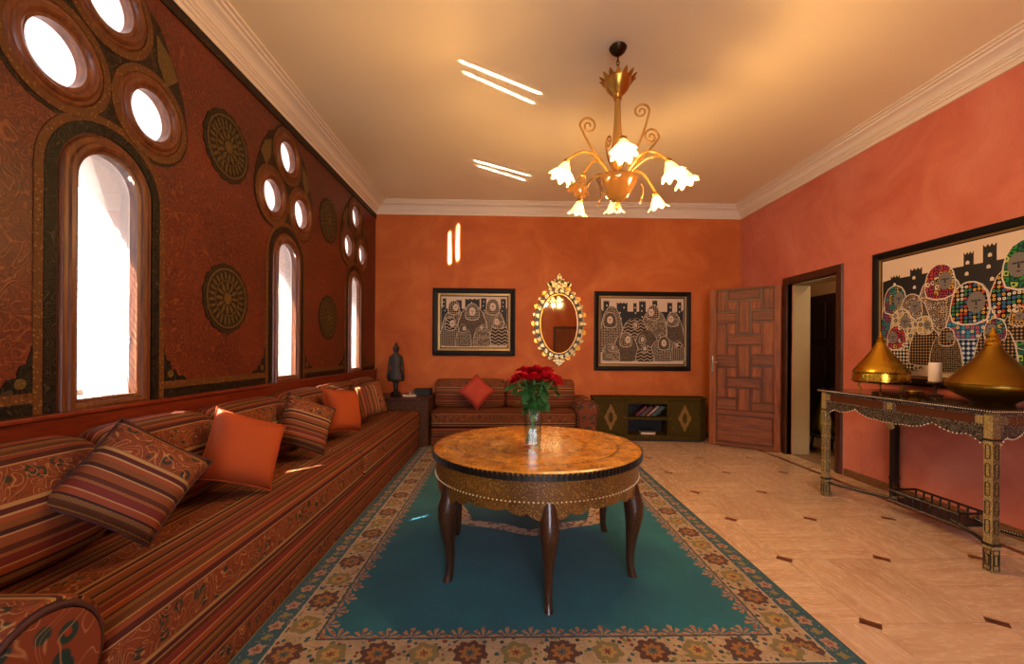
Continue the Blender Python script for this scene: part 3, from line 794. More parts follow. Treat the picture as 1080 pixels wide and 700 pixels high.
def pillow(name, kind, loc, yaw, lean, roll, label):
    """yaw: which way the face looks (0 = -Y, 90 = +X); lean back; roll in its own plane"""
    t = thing(name, label, 'pillow', loc, 'scatter pillows on the sofas', rot=(0, 0, math.radians(yaw)))
    o = put('cover', PM[kind], t, smooth=True)
    o.rotation_euler = (Matrix.Rotation(math.radians(-lean), 3, 'X') @ Matrix.Rotation(math.radians(roll), 3, 'Y')).to_euler()
    # seam piping round the edge
    w = (.36 if kind == 's' else .37 if kind == 'o' else .36)/2; pts = []
    for (a0, b0, a1, b1) in ((-1, -1, 1, -1), (1, -1, 1, 1), (1, 1, -1, 1), (-1, 1, -1, -1)):
        for i in range(8):
            a, c = a0+(a1-a0)*i/8, b0+(b1-b0)*i/8
            pts.append((a*w*(1-.07*(1-c*c)*abs(a)**3), 0, c*w*(1-.07*(1-a*a)*abs(c)**3)))
    s = MB().tube(pts, .0045, 6, closed=True).build('seam', M['piping'] if kind == 's' else M['orange_fabric' if kind == 'o' else 'rose_fabric'], t, smooth=True, local=True)
    s.rotation_euler = o.rotation_euler
    return t
pillow('scatter_pillow', 's', (-1.415, 1.645, .755), 50, 24, 40, 'large striped floral pillow leaning on the nearest back cushions')
pillow('scatter_pillow', 'o', (-1.39, 2.275, .725), 58, 20, 24, 'plain orange pillow with a sunlit corner, second from the camera')
pillow('scatter_pillow', 's', (-1.405, 3.00, .735), 52, 22, 26, 'striped floral pillow tilted between the two plain orange pillows')
pillow('scatter_pillow', 'o', (-1.41, 3.66, .735), 68, 16, 8, 'plain red-orange pillow standing upright near the middle of long sofa')
pillow('scatter_pillow', 's', (-1.41, 4.37, .745), 52, 14, 82, 'striped pillow furthest along the long sofa, by the corner table')

# ================================================================== back sofa
BX0, BX1, BY0, BY1 = -.985, .93, 5.56, 6.165
s2 = thing('short_sofa', 'short rose-lit striped sofa against the back wall below the mirror', 'sofa', ((BX0+BX1)/2, 5.85, 0))
def rr_x(y0, y1, z0, z1, r, k=4):
    return [(-(a), z) for a, z in rrect(-y1, -y0, z0, z1, r, k)]
MB().ext(rr_x(BY0+.012, BY1, 0, .235, .012, 3), 'x', st(BX0, BX1, 10, .008), .42*.02).build('base', M['kilim'], s2, smooth=50)
MB().ext(rr_x(BY0-.02, BY1-.02, .242, .455, .045, 5), 'x', st(BX0, BX1, 12, .025), .42*.78).build('seat_cushion', M['kilim'], s2, smooth=50)
for (xa, xb) in ((-1.0, -.01), (.0, .975)):
    p = [(5.93, .46), (5.915, .50), (5.92, .62), (5.94, .74), (5.965, .81), (6.0, .845), (6.06, .855), (6.12, .84), (6.145, .80), (6.15, .60), (6.15, .48), (6.14, .46)]
    MB().ext(p, 'x', [(xa, .05), (xa+.01, .026), (xa+.03, .008)]+[(xa+.03+(xb-xa-.06)*i/8, 0) for i in range(1, 8)]+[(xb-.03, .008), (xb-.01, .026), (xb, .05)], .42*.02).build('back_rest', M['kilim_back'], s2, smooth=60)
ap2 = [(x, z) for x, z in arm_profile(.945, 1.215, .625)]
MB().ext(ap2, 'y', [(BY0-.03, .02), (BY0-.024, .006), (BY0-.01, 0), (5.8, 0), (BY1-.03, 0), (BY1-.01, .01)], .1).build('armrest', M['kilim'], s2, smooth=50)
f2 = MB().prism([((x-1.08)*.78+1.08, (z-.33)*.86+.34) for x, z in ap2], 'y', BY0-.042, BY0-.024).build('arm_face', M['arm_floral'], s2, smooth=30)
MB().tube([((x-1.08)*.83+1.08, BY0-.034, max(.012, (z-.33)*.89+.34)) for x, z in ap2], .007, 8, closed=True).build('arm_piping', M['piping'], s2, smooth=True)
pillow('scatter_pillow', 'r', (-.40, 5.80, .695), 4, 20, 44, 'rose-red pillow standing on its corner on the back sofa')

# corner table between the sofas
M['corner_cloth'] = m_band('corner_table_patterned_wood', '#4a2a16', '#1c0f08', '#7a5028', 18, 24, .4)
ct = thing('corner_table', 'low patterned box table filling the corner between the two sofas', 'table', (-1.44, 5.8, 0))
MB().box(XL+.05, -1.005, 5.47, 6.16, 0, .60).build('body', M['corner_cloth'], ct, bevel=.005)
MB().box(XL+.045, -1.0, 5.46, 6.165, .60, .635).build('top', M['dark_wood'], ct, bevel=.006)
# the things on it
def statuette(x, y, z):
    t = thing('carved_statuette', 'dark carved wooden standing figure on the corner table', 'statuette', (x, y, z))
    MB().lathe([(.075, 0), (.08, .015), (.06, .03), (.065, .05), (.05, .065)], (x, y, z+.001), 20).build('base', M['black_wood'], t, smooth=40)
    secs = [(.066, .030, .026), (.12, .034, .028), (.17, .038, .030), (.195, .044, .034), (.20, .100, .060), (.23, .112, .066), (.29, .092, .056), (.38, .062, .042), (.45, .072, .044), (.52, .078, .044), (.555, .066, .040), (.575, .032, .030), (.592, .024, .024), (.61, .036, .038), (.64, .044, .046), (.665, .040, .044), (.685, .022, .024), (.69, .012, .012), (.705, .008, .008)]
    n = 20; vs = []; fs = []
    for (h, a, b) in secs:
        for k in range(n):
            c = 2*PI*k/n; fl = 1+(.07*math.sin(6*c) if .2 < h < .31 else 0); vs.append((x+a*fl*math.cos(c), y+b*fl*math.sin(c), z+h))
    for j in range(len(secs)-1):
        for k in range(n): fs.append((j*n+k, j*n+(k+1) % n, (j+1)*n+(k+1) % n, (j+1)*n+k))
    fs += [tuple(range(n))[::-1], tuple((len(secs)-1)*n+k for k in range(n))]
    m = MB().add(vs, fs)
    for s in (-1, 1):
        m.tube([(x+s*.066, y, z+.54), (x+s*.084, y-.005, z+.46), (x+s*.090, y-.010, z+.38), (x+s*.103, y-.018, z+.30), (x+s*.112, y-.025, z+.25)], lambda q: .021-.008*q, 8)
    m.build('figure', M['statue_wood'], t, smooth=True)
    h = MB().lathe([(.002, .0), (.016, .012), (.02, .03), (.012, .045), (.003, .055)], (x, y, z+.672), 12).build('headdress', M['statue_wood'], t, smooth=True)
    MB().tube([(x-.006, y-.046, z+.645), (x, y-.054, z+.632), (x+.006, y-.046, z+.628)], .005, 6).build('face', M['statue_wood'], t, smooth=True)
statuette(-1.49, 5.74, .635)
M['book_dark'] = m_plain('dark_book_cover', '#1d1512', .5); M['page'] = m_plain('book_pages', '#d9c8a8', .8)
M['book_red'] = m_plain('red_book_cover', '#5e1714', .45); M['book_white'] = m_plain('cream_book_cover', '#c9b39a', .5)
M['book_blue'] = m_plain('blue_grey_book_cover', '#3a4a55', .45); M['book_green'] = m_plain('green_book_cover', '#1e3a30', .45); M['book_brown'] = m_plain('brown_book_cover', '#4a2a1a', .5)
bx_ = thing('lidded_box', 'small dark lidded box beside the statuette on corner table', 'box', (-1.16, 5.93, .635))
MB().box(-1.27, -1.05, 5.86, 6.02, .636, .70).build('body', M['black_wood'], bx_, bevel=.004)
MB().box(-1.275, -1.045, 5.855, 6.025, .70, .722).build('lid', M['book_dark'], bx_, bevel=.005)
def book(name, label, loc, w, d, t, cover, rot=(0, 0, 0), group=None):
    """book lying flat: w along x (height of the book), d along y (page depth), t thick; spine on -y"""
    r = thing(name, label, 'book', loc, group, rot=rot)
    MB().box(-w/2+.004, w/2-.004, -d/2+.003, d/2-.004, .003, t-.003).build('pages', M['page'], r, local=True)
    c = MB().box(-w/2, w/2, -d/2, d/2, 0, .003).box(-w/2, w/2, -d/2, d/2, t-.003, t).box(-w/2, w/2, -d/2, -d/2+.003, .003, t-.003)
    c.build('cover', cover, r, local=True); return r
book('paperback', 'small pale book lying flat before the statuette box', (-1.30, 5.73, .636), .17, .12, .018, M['book_white'], (0, 0, .2))
book('paperback', 'cream booklet standing on edge behind the flat pale book', (-1.325, 5.94, .637), .16, .10, .014, M['book_white'], (PI/2, 0, 1.45))

# ================================================================== round table
TX, TY, TZ, TR = .19, 2.59, .69, .628
def m_inlay(name, base, base2, dot, sc=30, rough=.2, metal=.0):
    g = G(name); q = g.co()
    wood = g.ramp(g.noise(q, 5, 4, .6), [(.3, lin(base)), (.7, lin(base2))])
    a = g.vor(q, sc, 'F1', rand=1); b = g.contour(q, sc*.36, 22, .45, .4, .8)
    col = g.mix(g.m('MULTIPLY', b, .55), wood, lin(dot)); col = g.mix(g.m('LESS_THAN', a, .24), col, lin(dot))
    g.bump(a, .12, .003)
    return g.fin(col, rough, 0, .5, **{'Coat Weight': .3, 'Coat Roughness': .12})
def m_tabletop():
    g = G('engraved_gilt_tabletop'); q = g.co(); s = g.sep(q)
    r = g.m('SQRT', g.m('ADD', g.m('MULTIPLY', s[0], s[0]), g.m('MULTIPLY', s[1], s[1]))); a = g.m('ARCTAN2', s[1], s[0])
    base = g.ramp(g.noise(q, 6, 5, .65), [(.3, lin('#8a5612')), (.55, lin('#b87c26')), (.75, lin('#d09a3e'))])
    pet = g.m('MULTIPLY', g.m('SINE', g.m('MULTIPLY', a, 16)), g.m('SINE', g.m('MULTIPLY', r, 46)))
    curl = g.contour(q, 12, 26, .4, .6, .8)
    col = g.mix(g.m('MULTIPLY', g.m('GREATER_THAN', pet, .35), .35), base, lin('#4a2a0c'))
    col = g.mix(g.m('MULTIPLY', curl, .5), col, lin('#3c2008'))
    ring = g.m('LESS_THAN', g.m('ABSOLUTE', g.m('SUBTRACT', g.m('FRACT', g.m('MULTIPLY', r, 5.1)), .5)), .04)
    col = g.mix(g.m('MULTIPLY', ring, .6), col, lin('#2e1806'))
    nz = g.noise(q, 26, 4, .6)
    g.bump(g.m('ADD', nz, g.m('MULTIPLY', curl, .35)), .05, .004)
    return g.fin(col, g.m('MULTIPLY_ADD', nz, .25, .14), 0, .55, **{'Coat Weight': .5, 'Coat Roughness': .16})
M['tabletop'] = m_tabletop()
M['inlay_wood'] = m_inlay('inlaid_wood', '#3c220a', '#6c4214', '#a67c36', 80, .28)
M['leg_inlay'] = m_inlay('inlaid_leg_wood', '#241007', '#3e1e0b', '#5e3c18', 90, .35)
M['bead'] = m_plain('bone_bead', '#d8c49a', .3)
tb = thing('round_table', 'round inlaid wooden table with cabriole legs on the teal rug', 'table', (TX, TY, .014))
TB = (TX, TY, 0)
MB().lathe([(.001, TZ), (TR-.03, TZ), (TR-.012, TZ-.002), (TR-.004, TZ-.008), (TR-.01, TZ-.02), (.001, TZ-.022)], TB, 96).build('top', M['tabletop'], tb, smooth=40)
rim = MB().lathe([(TR-.03, TZ-.020), (TR-.006, TZ-.020), (TR-.006, TZ-.044), (TR-.03, TZ-.044), (TR-.03, TZ-.020)], TB, 96).build('rim', M['black_wood'], tb)
rd = MB()
for k in range(150):
    a = 2*PI*k/150; c, s_ = math.cos(a), math.sin(a); r = TR-.004; w = .0085
    vs = []
    for zz in (TZ-.042, TZ-.006):
        for (dr, dt) in ((-.006, -w), (.006, -w*.7), (.006, w*.7), (-.006, w)): vs.append((TX+(r+dr)*c-dt*s_, TY+(r+dr)*s_+dt*c, zz))
    rd.add(vs, [(3, 2, 1, 0), (4, 5, 6, 7), (0, 1, 5, 4), (1, 2, 6, 5), (2, 3, 7, 6), (3, 0, 4, 7)])
rd.build('reeding', M['black_wood'], tb, kind='stuff')
R1 = TR-.022
MB().lathe([(R1-.02, TZ-.044), (R1, TZ-.044), (R1, TZ-.145), (R1-.02, TZ-.145), (R1-.02, TZ-.044)], TB, 96).build('apron', M['inlay_wood'], tb, smooth=40)
bd_ = MB()
for k in range(170):
    a = 2*PI*k/170; c = Vector((TX+(R1+.003)*math.cos(a), TY+(R1+.003)*math.sin(a), TZ-.147)); r = .0052
    bd_.add([c+Vector(d)*r for d in ((1, 0, 0), (-1, 0, 0), (0, 1, 0), (0, -1, 0), (0, 0, 1), (0, 0, -1))], [(0, 2, 4), (2, 1, 4), (1, 3, 4), (3, 0, 4), (2, 0, 5), (1, 2, 5), (3, 1, 5), (0, 3, 5)])
bd_.build('beading', M['bead'], tb, kind='stuff')
# scalloped lower edge
sc_ = MB(); n = 360; vs = []; fs = []
leg_a = [math.radians(-90+2+60*k) for k in range(6)]
for k in range(n):
    a = 2*PI*k/n; ph = ((a-leg_a[0]) % (PI/3))/(PI/3); x = abs(ph-.5)*2       # 1 at the legs, 0 midway
    dep = .026+.050*x**1.6+.022*abs(math.sin(ph*PI*6))**.7+(.02*max(0, 1-abs(ph-.5)*14))
    for (rr, zz) in ((R1-.016, TZ-.145), (R1-.002, TZ-.145), (R1-.006, TZ-.150-dep), (R1-.016, TZ-.150-dep)): vs.append((TX+rr*math.cos(a), TY+rr*math.sin(a), zz))
for k in range(n):
    k2 = (k+1) % n
    for i in range(4): fs.append((k*4+i, k*4+(i+1) % 4, k2*4+(i+1) % 4, k2*4+i))
sc_.add(vs, fs).build('scalloped_skirt', M['inlay_wood'], tb, smooth=40)
for a in leg_a:
    secs = [(TZ-.15, .560, .048), (.47, .575, .054), (.42, .588, .056), (.36, .592, .052), (.30, .588, .042), (.22, .578, .031), (.14, .572, .024), (.07, .574, .021), (.035, .582, .024), (.016, .588, .026)]
    vs = []; fs = []; n = 10; ca, sa = math.cos(a), math.sin(a)
    for (z, rc, w) in secs:
        for k in range(n):
            b = 2*PI*k/n; lx_, ly_ = w*math.cos(b), w*.86*math.sin(b); sg = 1
            rr = rc+lx_; vs.append((TX+rr*ca-ly_*sa, TY+rr*sa+ly_*ca, z))
    m_ = len(secs)
    for j in range(m_-1):
        for k in range(n): fs.append((j*n+k, j*n+(k+1) % n, (j+1)*n+(k+1) % n, (j+1)*n+k))
    fs += [tuple(range(n)), tuple((m_-1)*n+k for k in range(n))[::-1]]
    MB().add(vs, fs).build('leg', M['leg_inlay'], tb, smooth=60)

# vase and roses
VX, VY = .162, 2.50
vz = TZ
vs_ = thing('glass_vase', 'tall clear glass vase holding red roses on the round table', 'vase', (VX, VY, vz))
def sq(r, z, k=.30):
    return [(VX+(a*(1-0)), VY+b, z) for a, b in [(r*math.copysign(abs(math.cos(t))**k, math.cos(t)), r*math.copysign(abs(math.sin(t))**k, math.sin(t))) for t in [2*PI*i/32 for i in range(32)]]]
rings = [sq(.046, vz+.001), sq(.048, vz+.02), sq(.050, vz+.12), sq(.053, vz+.222), sq(.0505, vz+.222), sq(.0475, vz+.12), sq(.0445, vz+.022)]
vs = [p for r in rings for p in r]; fs = [tuple(range(32))[::-1], tuple(6*32+k for k in range(32))]
for j in range(6):
    for k in range(32): fs.append((j*32+k, j*32+(k+1) % 32, (j+1)*32+(k+1) % 32, (j+1)*32+k))
MB().add(vs, fs).build('body', M['vase_glass'], vs_, smooth=50)
wr_ = [sq(.0442, vz+.024), sq(.0470, vz+.12), sq(.0482, vz+.15)]
vs = [p for r in wr_ for p in r]; fs = [tuple(range(32))[::-1], tuple(2*32+k for k in range(32))]
for j in range(2):
    for k in range(32): fs.append((j*32+k, j*32+(k+1) % 32, (j+1)*32+(k+1) % 32, (j+1)*32+k))
MB().add(vs, fs).build('water', m_glass('vase_water', (.95, .98, .95, 1), .0, fk=.1), vs_, smooth=50)
g = G('rose_petal'); lw = g.noise(g.co(), 30, 2); M['petal'] = g.fin(g.mix(lw, lin('#8c0410'), lin('#c80a16')), .6, 0, .2)
g = G('rose_leaf'); lw = g.noise(g.co(), 24, 3); M['leaf'] = g.fin(g.mix(lw, lin('#17401a'), lin('#3a6e2c')), .5, 0, .4)
M['stem'] = m_plain('rose_stem', '#4c7a2c', .6)
def rose_bloom(r):
    m = MB(); n = 5
    for layer, (cnt, rad, tilt, hgt, wd) in enumerate(((3, .10, .10, .62, .5), (4, .28, .28, .66, .62), (5, .48, .50, .64, .74), (6, .66, .80, .60, .82), (7, .80, 1.15, .52, .82))):
        for k in range(cnt):
            a = 2*PI*k/cnt+layer*.7+random.uniform(-.1, .1); vs = []; fs = []
            for j in range(n):
                for i in range(n):
                    s_, t_ = (i/(n-1)-.5)*2, j/(n-1)
                    w = wd*math.sin(PI*min(.97, .18+.72*t_))*s_*.62
                    out = rad*(.35+.65*t_)+math.sin(tilt)*hgt*t_*.55+.14*t_**4*(layer > 1); up = math.cos(tilt*.8)*hgt*t_-.10*t_**5*(layer > 1)
                    out -= .22*s_*s_*(rad+.1)
                    vs.append((r*(out*math.cos(a)-w*math.sin(a)), r*(out*math.sin(a)+w*math.cos(a)), r*(up-.15-.12*layer*.3)))
            for j in range(n-1):
                for i in range(n-1): fs.append((j*n+i, j*n+i+1, (j+1)*n+i+1, (j+1)*n+i))
            m.add(vs, fs)
    return m
bl = [rose_bloom(.056).mesh('bloom') for _ in range(3)]
for b in bl: b.materials.append(M['petal'])
lf = MB()
lv_ = [(0, 0, 0), (.25, .16, .03), (.55, .24, .02), (.8, .15, 0), (1, 0, -.06), (.8, -.15, 0), (.55, -.24, .02), (.25, -.16, .03), (.3, 0, .0), (.6, 0, -.02)]
lf.add([(x*.075, y*.075, z*.075) for x, y, z in lv_], [(0, 8, 1), (0, 7, 8), (8, 9, 2, 1), (8, 7, 6, 9), (9, 4, 3, 2), (9, 6, 5, 4)])
leafm = lf.mesh('leaf'); leafm.materials.append(M['leaf'])
spots = [(-.105, -.02, .405, 'leftmost red rose drooping outwards in the glass vase'), (.125, -.015, .400, 'rightmost red rose leaning out of the vase'), (-.06, -.055, .425, 'red rose second from left at bouquet front'),
         (.0, -.06, .420, 'red rose at the front centre of the bouquet'), (.07, -.04, .425, 'red rose second from right in the bouquet'), (-.05, .04, .450, 'red rose at the upper left back of bouquet'),
         (.02, .01, .460, 'topmost red rose at the crown of bouquet'), (.075, .05, .445, 'red rose at the upper right back of bouquet'), (-.01, .085, .43, 'red rose at the very back of bouquet')]
for k, (dx, dy, dz, lb) in enumerate(spots):
    t = thing('red_rose', lb, 'rose', (VX, VY, vz), 'red roses in the glass vase')
    top = Vector((VX+dx, VY+dy, vz+dz)); foot = Vector((VX-dx*.22+random.uniform(-.012, .012), VY-dy*.22+random.uniform(-.012, .012), vz+.03)); mid = Vector((VX+dx*.24, VY+dy*.24, vz+.23))
    pts = [foot.lerp(mid, i/4) for i in range(4)]+[mid.lerp(top, i/5)+Vector((0, 0, .02*math.sin(PI*i/5))) for i in range(6)]
    MB().tube(pts, .0048, 6).build('stem', M['stem'], t, smooth=True)
    b = put('bloom', bl[k % 3], t, smooth=True); b.location = top-Vector((VX, VY, vz)); b.rotation_euler = (-dy*4.5, dx*5.5, k*1.1)
    for q in range(15):
        f = random.uniform(.20, .92); p = mid.lerp(top, f) if q > 1 else mid.lerp(top, .1)
        l = put('leaf', leafm, t, smooth=True); l.location = p-Vector((VX, VY, vz))
        l.rotation_euler = (random.uniform(-.5, .5), random.uniform(-.1, 1.1), random.uniform(0, 2*PI)); sz = random.uniform(.8, 1.35); l.scale = (sz, sz, sz)

# ================================================================== painted cabinet
M['cab_green'] = m_band('dark_green_painted_cabinet', '#3e3009', '#5e490f', '#4c3b0c', 10, 14, .25, .7, .12)
M['cab_motif'] = m_band('gold_cabinet_motif', '#7a5a20', '#4a3614', '#94702c', 22, 20, .35, .4)
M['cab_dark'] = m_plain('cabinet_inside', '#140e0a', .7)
CW, CH, CD = 1.60, .615, .33
cb = thing('painted_cabinet', 'low dark green painted cabinet with open shelves beside the door', 'cabinet', (2.02, 5.845, 0), rot=(0, 0, math.radians(-5)))
L = lambda m, n, mt, p=cb, **k: m.build(n, M[mt], p, local=True, **k)
hw = CW/2
# plan of the top has a canted corner at the door end; front is y = 0
plan = [(-hw, 0), (hw-.10, 0), (hw, .07), (hw, CD), (-hw, CD)]
inner = [(-hw+.01, .012), (hw-.105, .012), (hw-.012, .078), (hw-.012, CD), (-hw+.01, CD)]
L(MB().prism(plan, 'z', CH-.035, CH), 'top', 'cab_green', bevel=.004)
L(MB().prism(inner, 'z', .03, .085), 'plinth', 'cab_green', bevel=.003)
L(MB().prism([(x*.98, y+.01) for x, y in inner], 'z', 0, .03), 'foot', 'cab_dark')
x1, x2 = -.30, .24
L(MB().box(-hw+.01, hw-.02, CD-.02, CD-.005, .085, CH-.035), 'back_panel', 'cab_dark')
for x in (-hw+.012, x1-.02, x2): L(MB().box(x, x+.022, .012, CD-.02, .085, CH-.035), 'upright', 'cab_green', bevel=.002)
L(MB().box(hw-.034, hw-.012, .085, CD-.02, .085, CH-.035), 'upright', 'cab_green', bevel=.002)
L(MB().box(x1+.002, x2, .012, CD-.02, .30, .335), 'shelf', 'cab_green', bevel=.002)
L(MB().box(x1+.002, x2, .010, .03, CH-.09, CH-.035), 'shelf_rail', 'cab_green')
L(MB().prism([(hw-.105, .012), (hw-.012, .078), (hw-.03, .09), (hw-.115, .03)], 'z', .085, CH-.035), 'canted_corner', 'cab_green')
for (a, b) in ((-hw+.036, x1-.022), (x2+.024, hw-.11)):
    d = L(MB().box(a, b, .004, .022, .09, CH-.04), 'door', 'cab_green', bevel=.002)
    c = (a+b)/2; w_ = (b-a)/2
    L(MB().sweep([(a+.035, .125), (b-.035, .125), (b-.035, CH-.075), (a+.035, CH-.075)], [(0, 0), (0, .008), (.012, .008), (.012, 0)], lambda p, h: (p.x, .004-h, p.y)), 'moulding', 'cab_green', d)
    zc = .33; pts = []
    for i in range(40):
        t_ = 2*PI*i/40; r_ = 1+.16*math.cos(4*t_)+.08*math.cos(8*t_); pts.append((c+.072*r_*math.cos(t_), zc+.15*r_*math.sin(t_)))
    L(MB().prism(pts, 'y', -.001, .005), 'painted_motif', 'cab_motif', d)
    L(MB().prism([(c+.032*math.cos(q), zc+.075*math.sin(q)) for q in [2*PI*i/20 for i in range(20)]], 'y', -.003, .0), 'motif_centre', 'cab_green', d)
    kx = b-.02 if a < 0 else a+.018
    L(MB().lathe([(.001, .0), (.010, .004), (.012, .012), (.006, .02)], (kx, -.008, .32), 10), 'knob', 'brass_old', d, smooth=True)
# books leaning on the shelf
cbM = Matrix.Translation((2.02, 5.845, 0)) @ Matrix.Rotation(math.radians(-5), 4, 'Z')
bks = [('book_red', .030, .19, 'dark red book leaning furthest left on the cabinet shelf'), ('book_dark', .022, .20, 'black book leaning between red books on cabinet shelf'), ('book_brown', .028, .185, 'brown book leaning second before the white spine'),
       ('book_red', .018, .20, 'thin red book touching the white spined book'), ('book_white', .016, .205, 'thin white spined book leaning on the cabinet shelf'), ('book_dark', .026, .20, 'black book right of the white spined book'),
       ('book_blue', .024, .20, 'blue grey book leaning near the right of the shelf'), ('book_green', .022, .19, 'dark green book leaning rightmost on the cabinet shelf')]
xx = -.165
th_ = math.radians(43)
for (c, t_, h_, lb) in bks:
    o = book('leaning_book', lb, (0, 0, 0), h_, .15, t_, M[c], group='books leaning on the cabinet shelf')
    # book stands on its lower edge, spine to the front, leaning to the right
    loc = Matrix.Translation((xx+h_/2*math.cos(th_), .13, .337+h_/2*math.sin(th_)+.004)) @ Matrix.Rotation(-th_, 4, 'Y')
    xx += t_/math.sin(th_)+.002
    o.matrix_world = cbM @ loc
    o.matrix_basis = cbM @ loc
o = book('flat_book', 'pale book lying flat on the lowest cabinet shelf', (0, 0, 0), .20, .16, .03, M['book_white']); o.matrix_basis = cbM @ Matrix.Translation((-.01, .13, .087))
o = book('flat_book', 'dark book lying under the cabinet shelf, on the pale book', (0, 0, 0), .21, .15, .025, M['book_dark']); o.matrix_basis = cbM @ Matrix.Translation((-.012, .135, .118))

# ================================================================== pictures
M['canvas'] = m_plain('cream_canvas', '#cdb69c', .75); M['ink'] = m_plain('black_ink', '#0b0a0a', .6); M['face_grey'] = m_plain('painted_grey_skin', '#6a625c', .7)
M['face_pale'] = m_plain('painted_pale_skin', '#cdb49c', .7); M['ink_line'] = m_plain('painted_outline', '#cbbba6', .7)
M['frame_black'] = m_plain('black_lacquer_frame', '#0d0a09', .5, spec=.2); M['frame_gold'] = m_brass('gilt_slip', '#86683a', '#a88a58', .45)
def m_print(name, cols, sc, kind):
    g = G(name); q = g.co(); s = g.sep(q); v = g.comb(s[0], s[2], 0); cs = [lin(c) for c in cols]
    if kind == 'dots':
        a = g.vor(v, sc, rand=.25, dim='2D'); pick = g.sep(g.vor(v, sc, out='Color', rand=.25, dim='2D'))[0]
        st_ = [(i/max(1, len(cs)-1), c) for i, c in enumerate(cs[1:])]
        st_ = [(i/len(cs[1:]), c) for i, c in enumerate(cs[1:])]
        col = g.mix(g.m('LESS_THAN', a, .36), cs[0], g.ramp(pick, st_, 'CONSTANT')); col = g.mix(g.m('LESS_THAN', a, .14), col, cs[0])
    elif kind == 'check':
        w = g.m('MULTIPLY', g.m('SINE', g.m('MULTIPLY', g.m('ADD', s[0], s[2]), sc*4.4)), g.m('SINE', g.m('MULTIPLY', g.m('SUBTRACT', s[0], s[2]), sc*4.4)))
        col = g.mix(g.m('GREATER_THAN', w, .1), cs[0], cs[1])
        if len(cs) > 2: col = g.mix(g.m('GREATER_THAN', w, .72), col, cs[2])
    elif kind == 'scales':
        a = g.vor(v, sc, 'DISTANCE_TO_EDGE', rand=.6, dim='2D'); pick = g.sep(g.vor(v, sc, out='Color', rand=.6, dim='2D'))[0]
        st_ = [(i/len(cs[1:]), c) for i, c in enumerate(cs[1:])]
        col = g.mix(g.m('GREATER_THAN', a, .09), cs[0], g.ramp(pick, st_, 'CONSTANT')); b = g.vor(v, sc, rand=.6, dim='2D'); col = g.mix(g.m('LESS_THAN', b, .2), col, cs[0])
    else:
        w = g.m('SINE', g.m('MULTIPLY', g.m('ADD', s[2], g.m('MULTIPLY', g.m('SINE', g.m('MULTIPLY', s[0], sc*3)), .012)), sc*6)); col = g.mix(g.m('GREATER_THAN', w, .15), cs[0], cs[1])
        if len(cs) > 2: col = g.mix(g.m('GREATER_THAN', w, .85), col, cs[2])
    return g.fin(col, .7, 0, .2)
BW = [m_print('print_bw_dots', ['#0c0a09', '#b9a48c'], 44, 'dots'), m_print('print_bw_check', ['#0c0a09', '#a8947c'], 26, 'check'), m_print('print_bw_scales', ['#0c0a09', '#8c7a66', '#b09a80'], 30, 'scales'),
      m_print('print_bw_waves', ['#0c0a09', '#9a8670'], 22, 'waves'), m_print('print_bw_fine', ['#171210', '#8a7660'], 62, 'dots')]
CO = [m_print('print_blue_dots', ['#1a4a6a', '#c8b070', '#b04a4a', '#d0c4b0', '#3a8aa0'], 30, 'dots'), m_print('print_red_scales', ['#0c0a09', '#a83a3a', '#b88a3a', '#8a2a4a', '#c9b49a'], 26, 'scales'),
      m_print('print_navy_check', ['#10203c', '#8fa8c0', '#d8ccb8'], 20, 'check'), m_print('print_green_scales', ['#0f2a14', '#2f7a3a', '#9ab04a', '#1a5a4a'], 22, 'scales'),
      m_print('print_multi_dots', ['#0c0a09', '#c0453a', '#3a8a5a', '#d0a040', '#3a6aa0', '#d8ccb8'], 34, 'dots'), m_print('print_cream_flowers', ['#b8a888', '#2a3a5a', '#a08030', '#1c1a18'], 22, 'dots'),
      m_print('print_brown_grid', ['#15100c', '#7a5a3a', '#b59a70'], 30, 'check'), m_print('print_bw_squares', ['#101010', '#c8bca8'], 24, 'check'), m_print('print_teal_scales', ['#0c1416', '#3a7a80', '#7a3a5a', '#a08a4a'], 28, 'scales')]
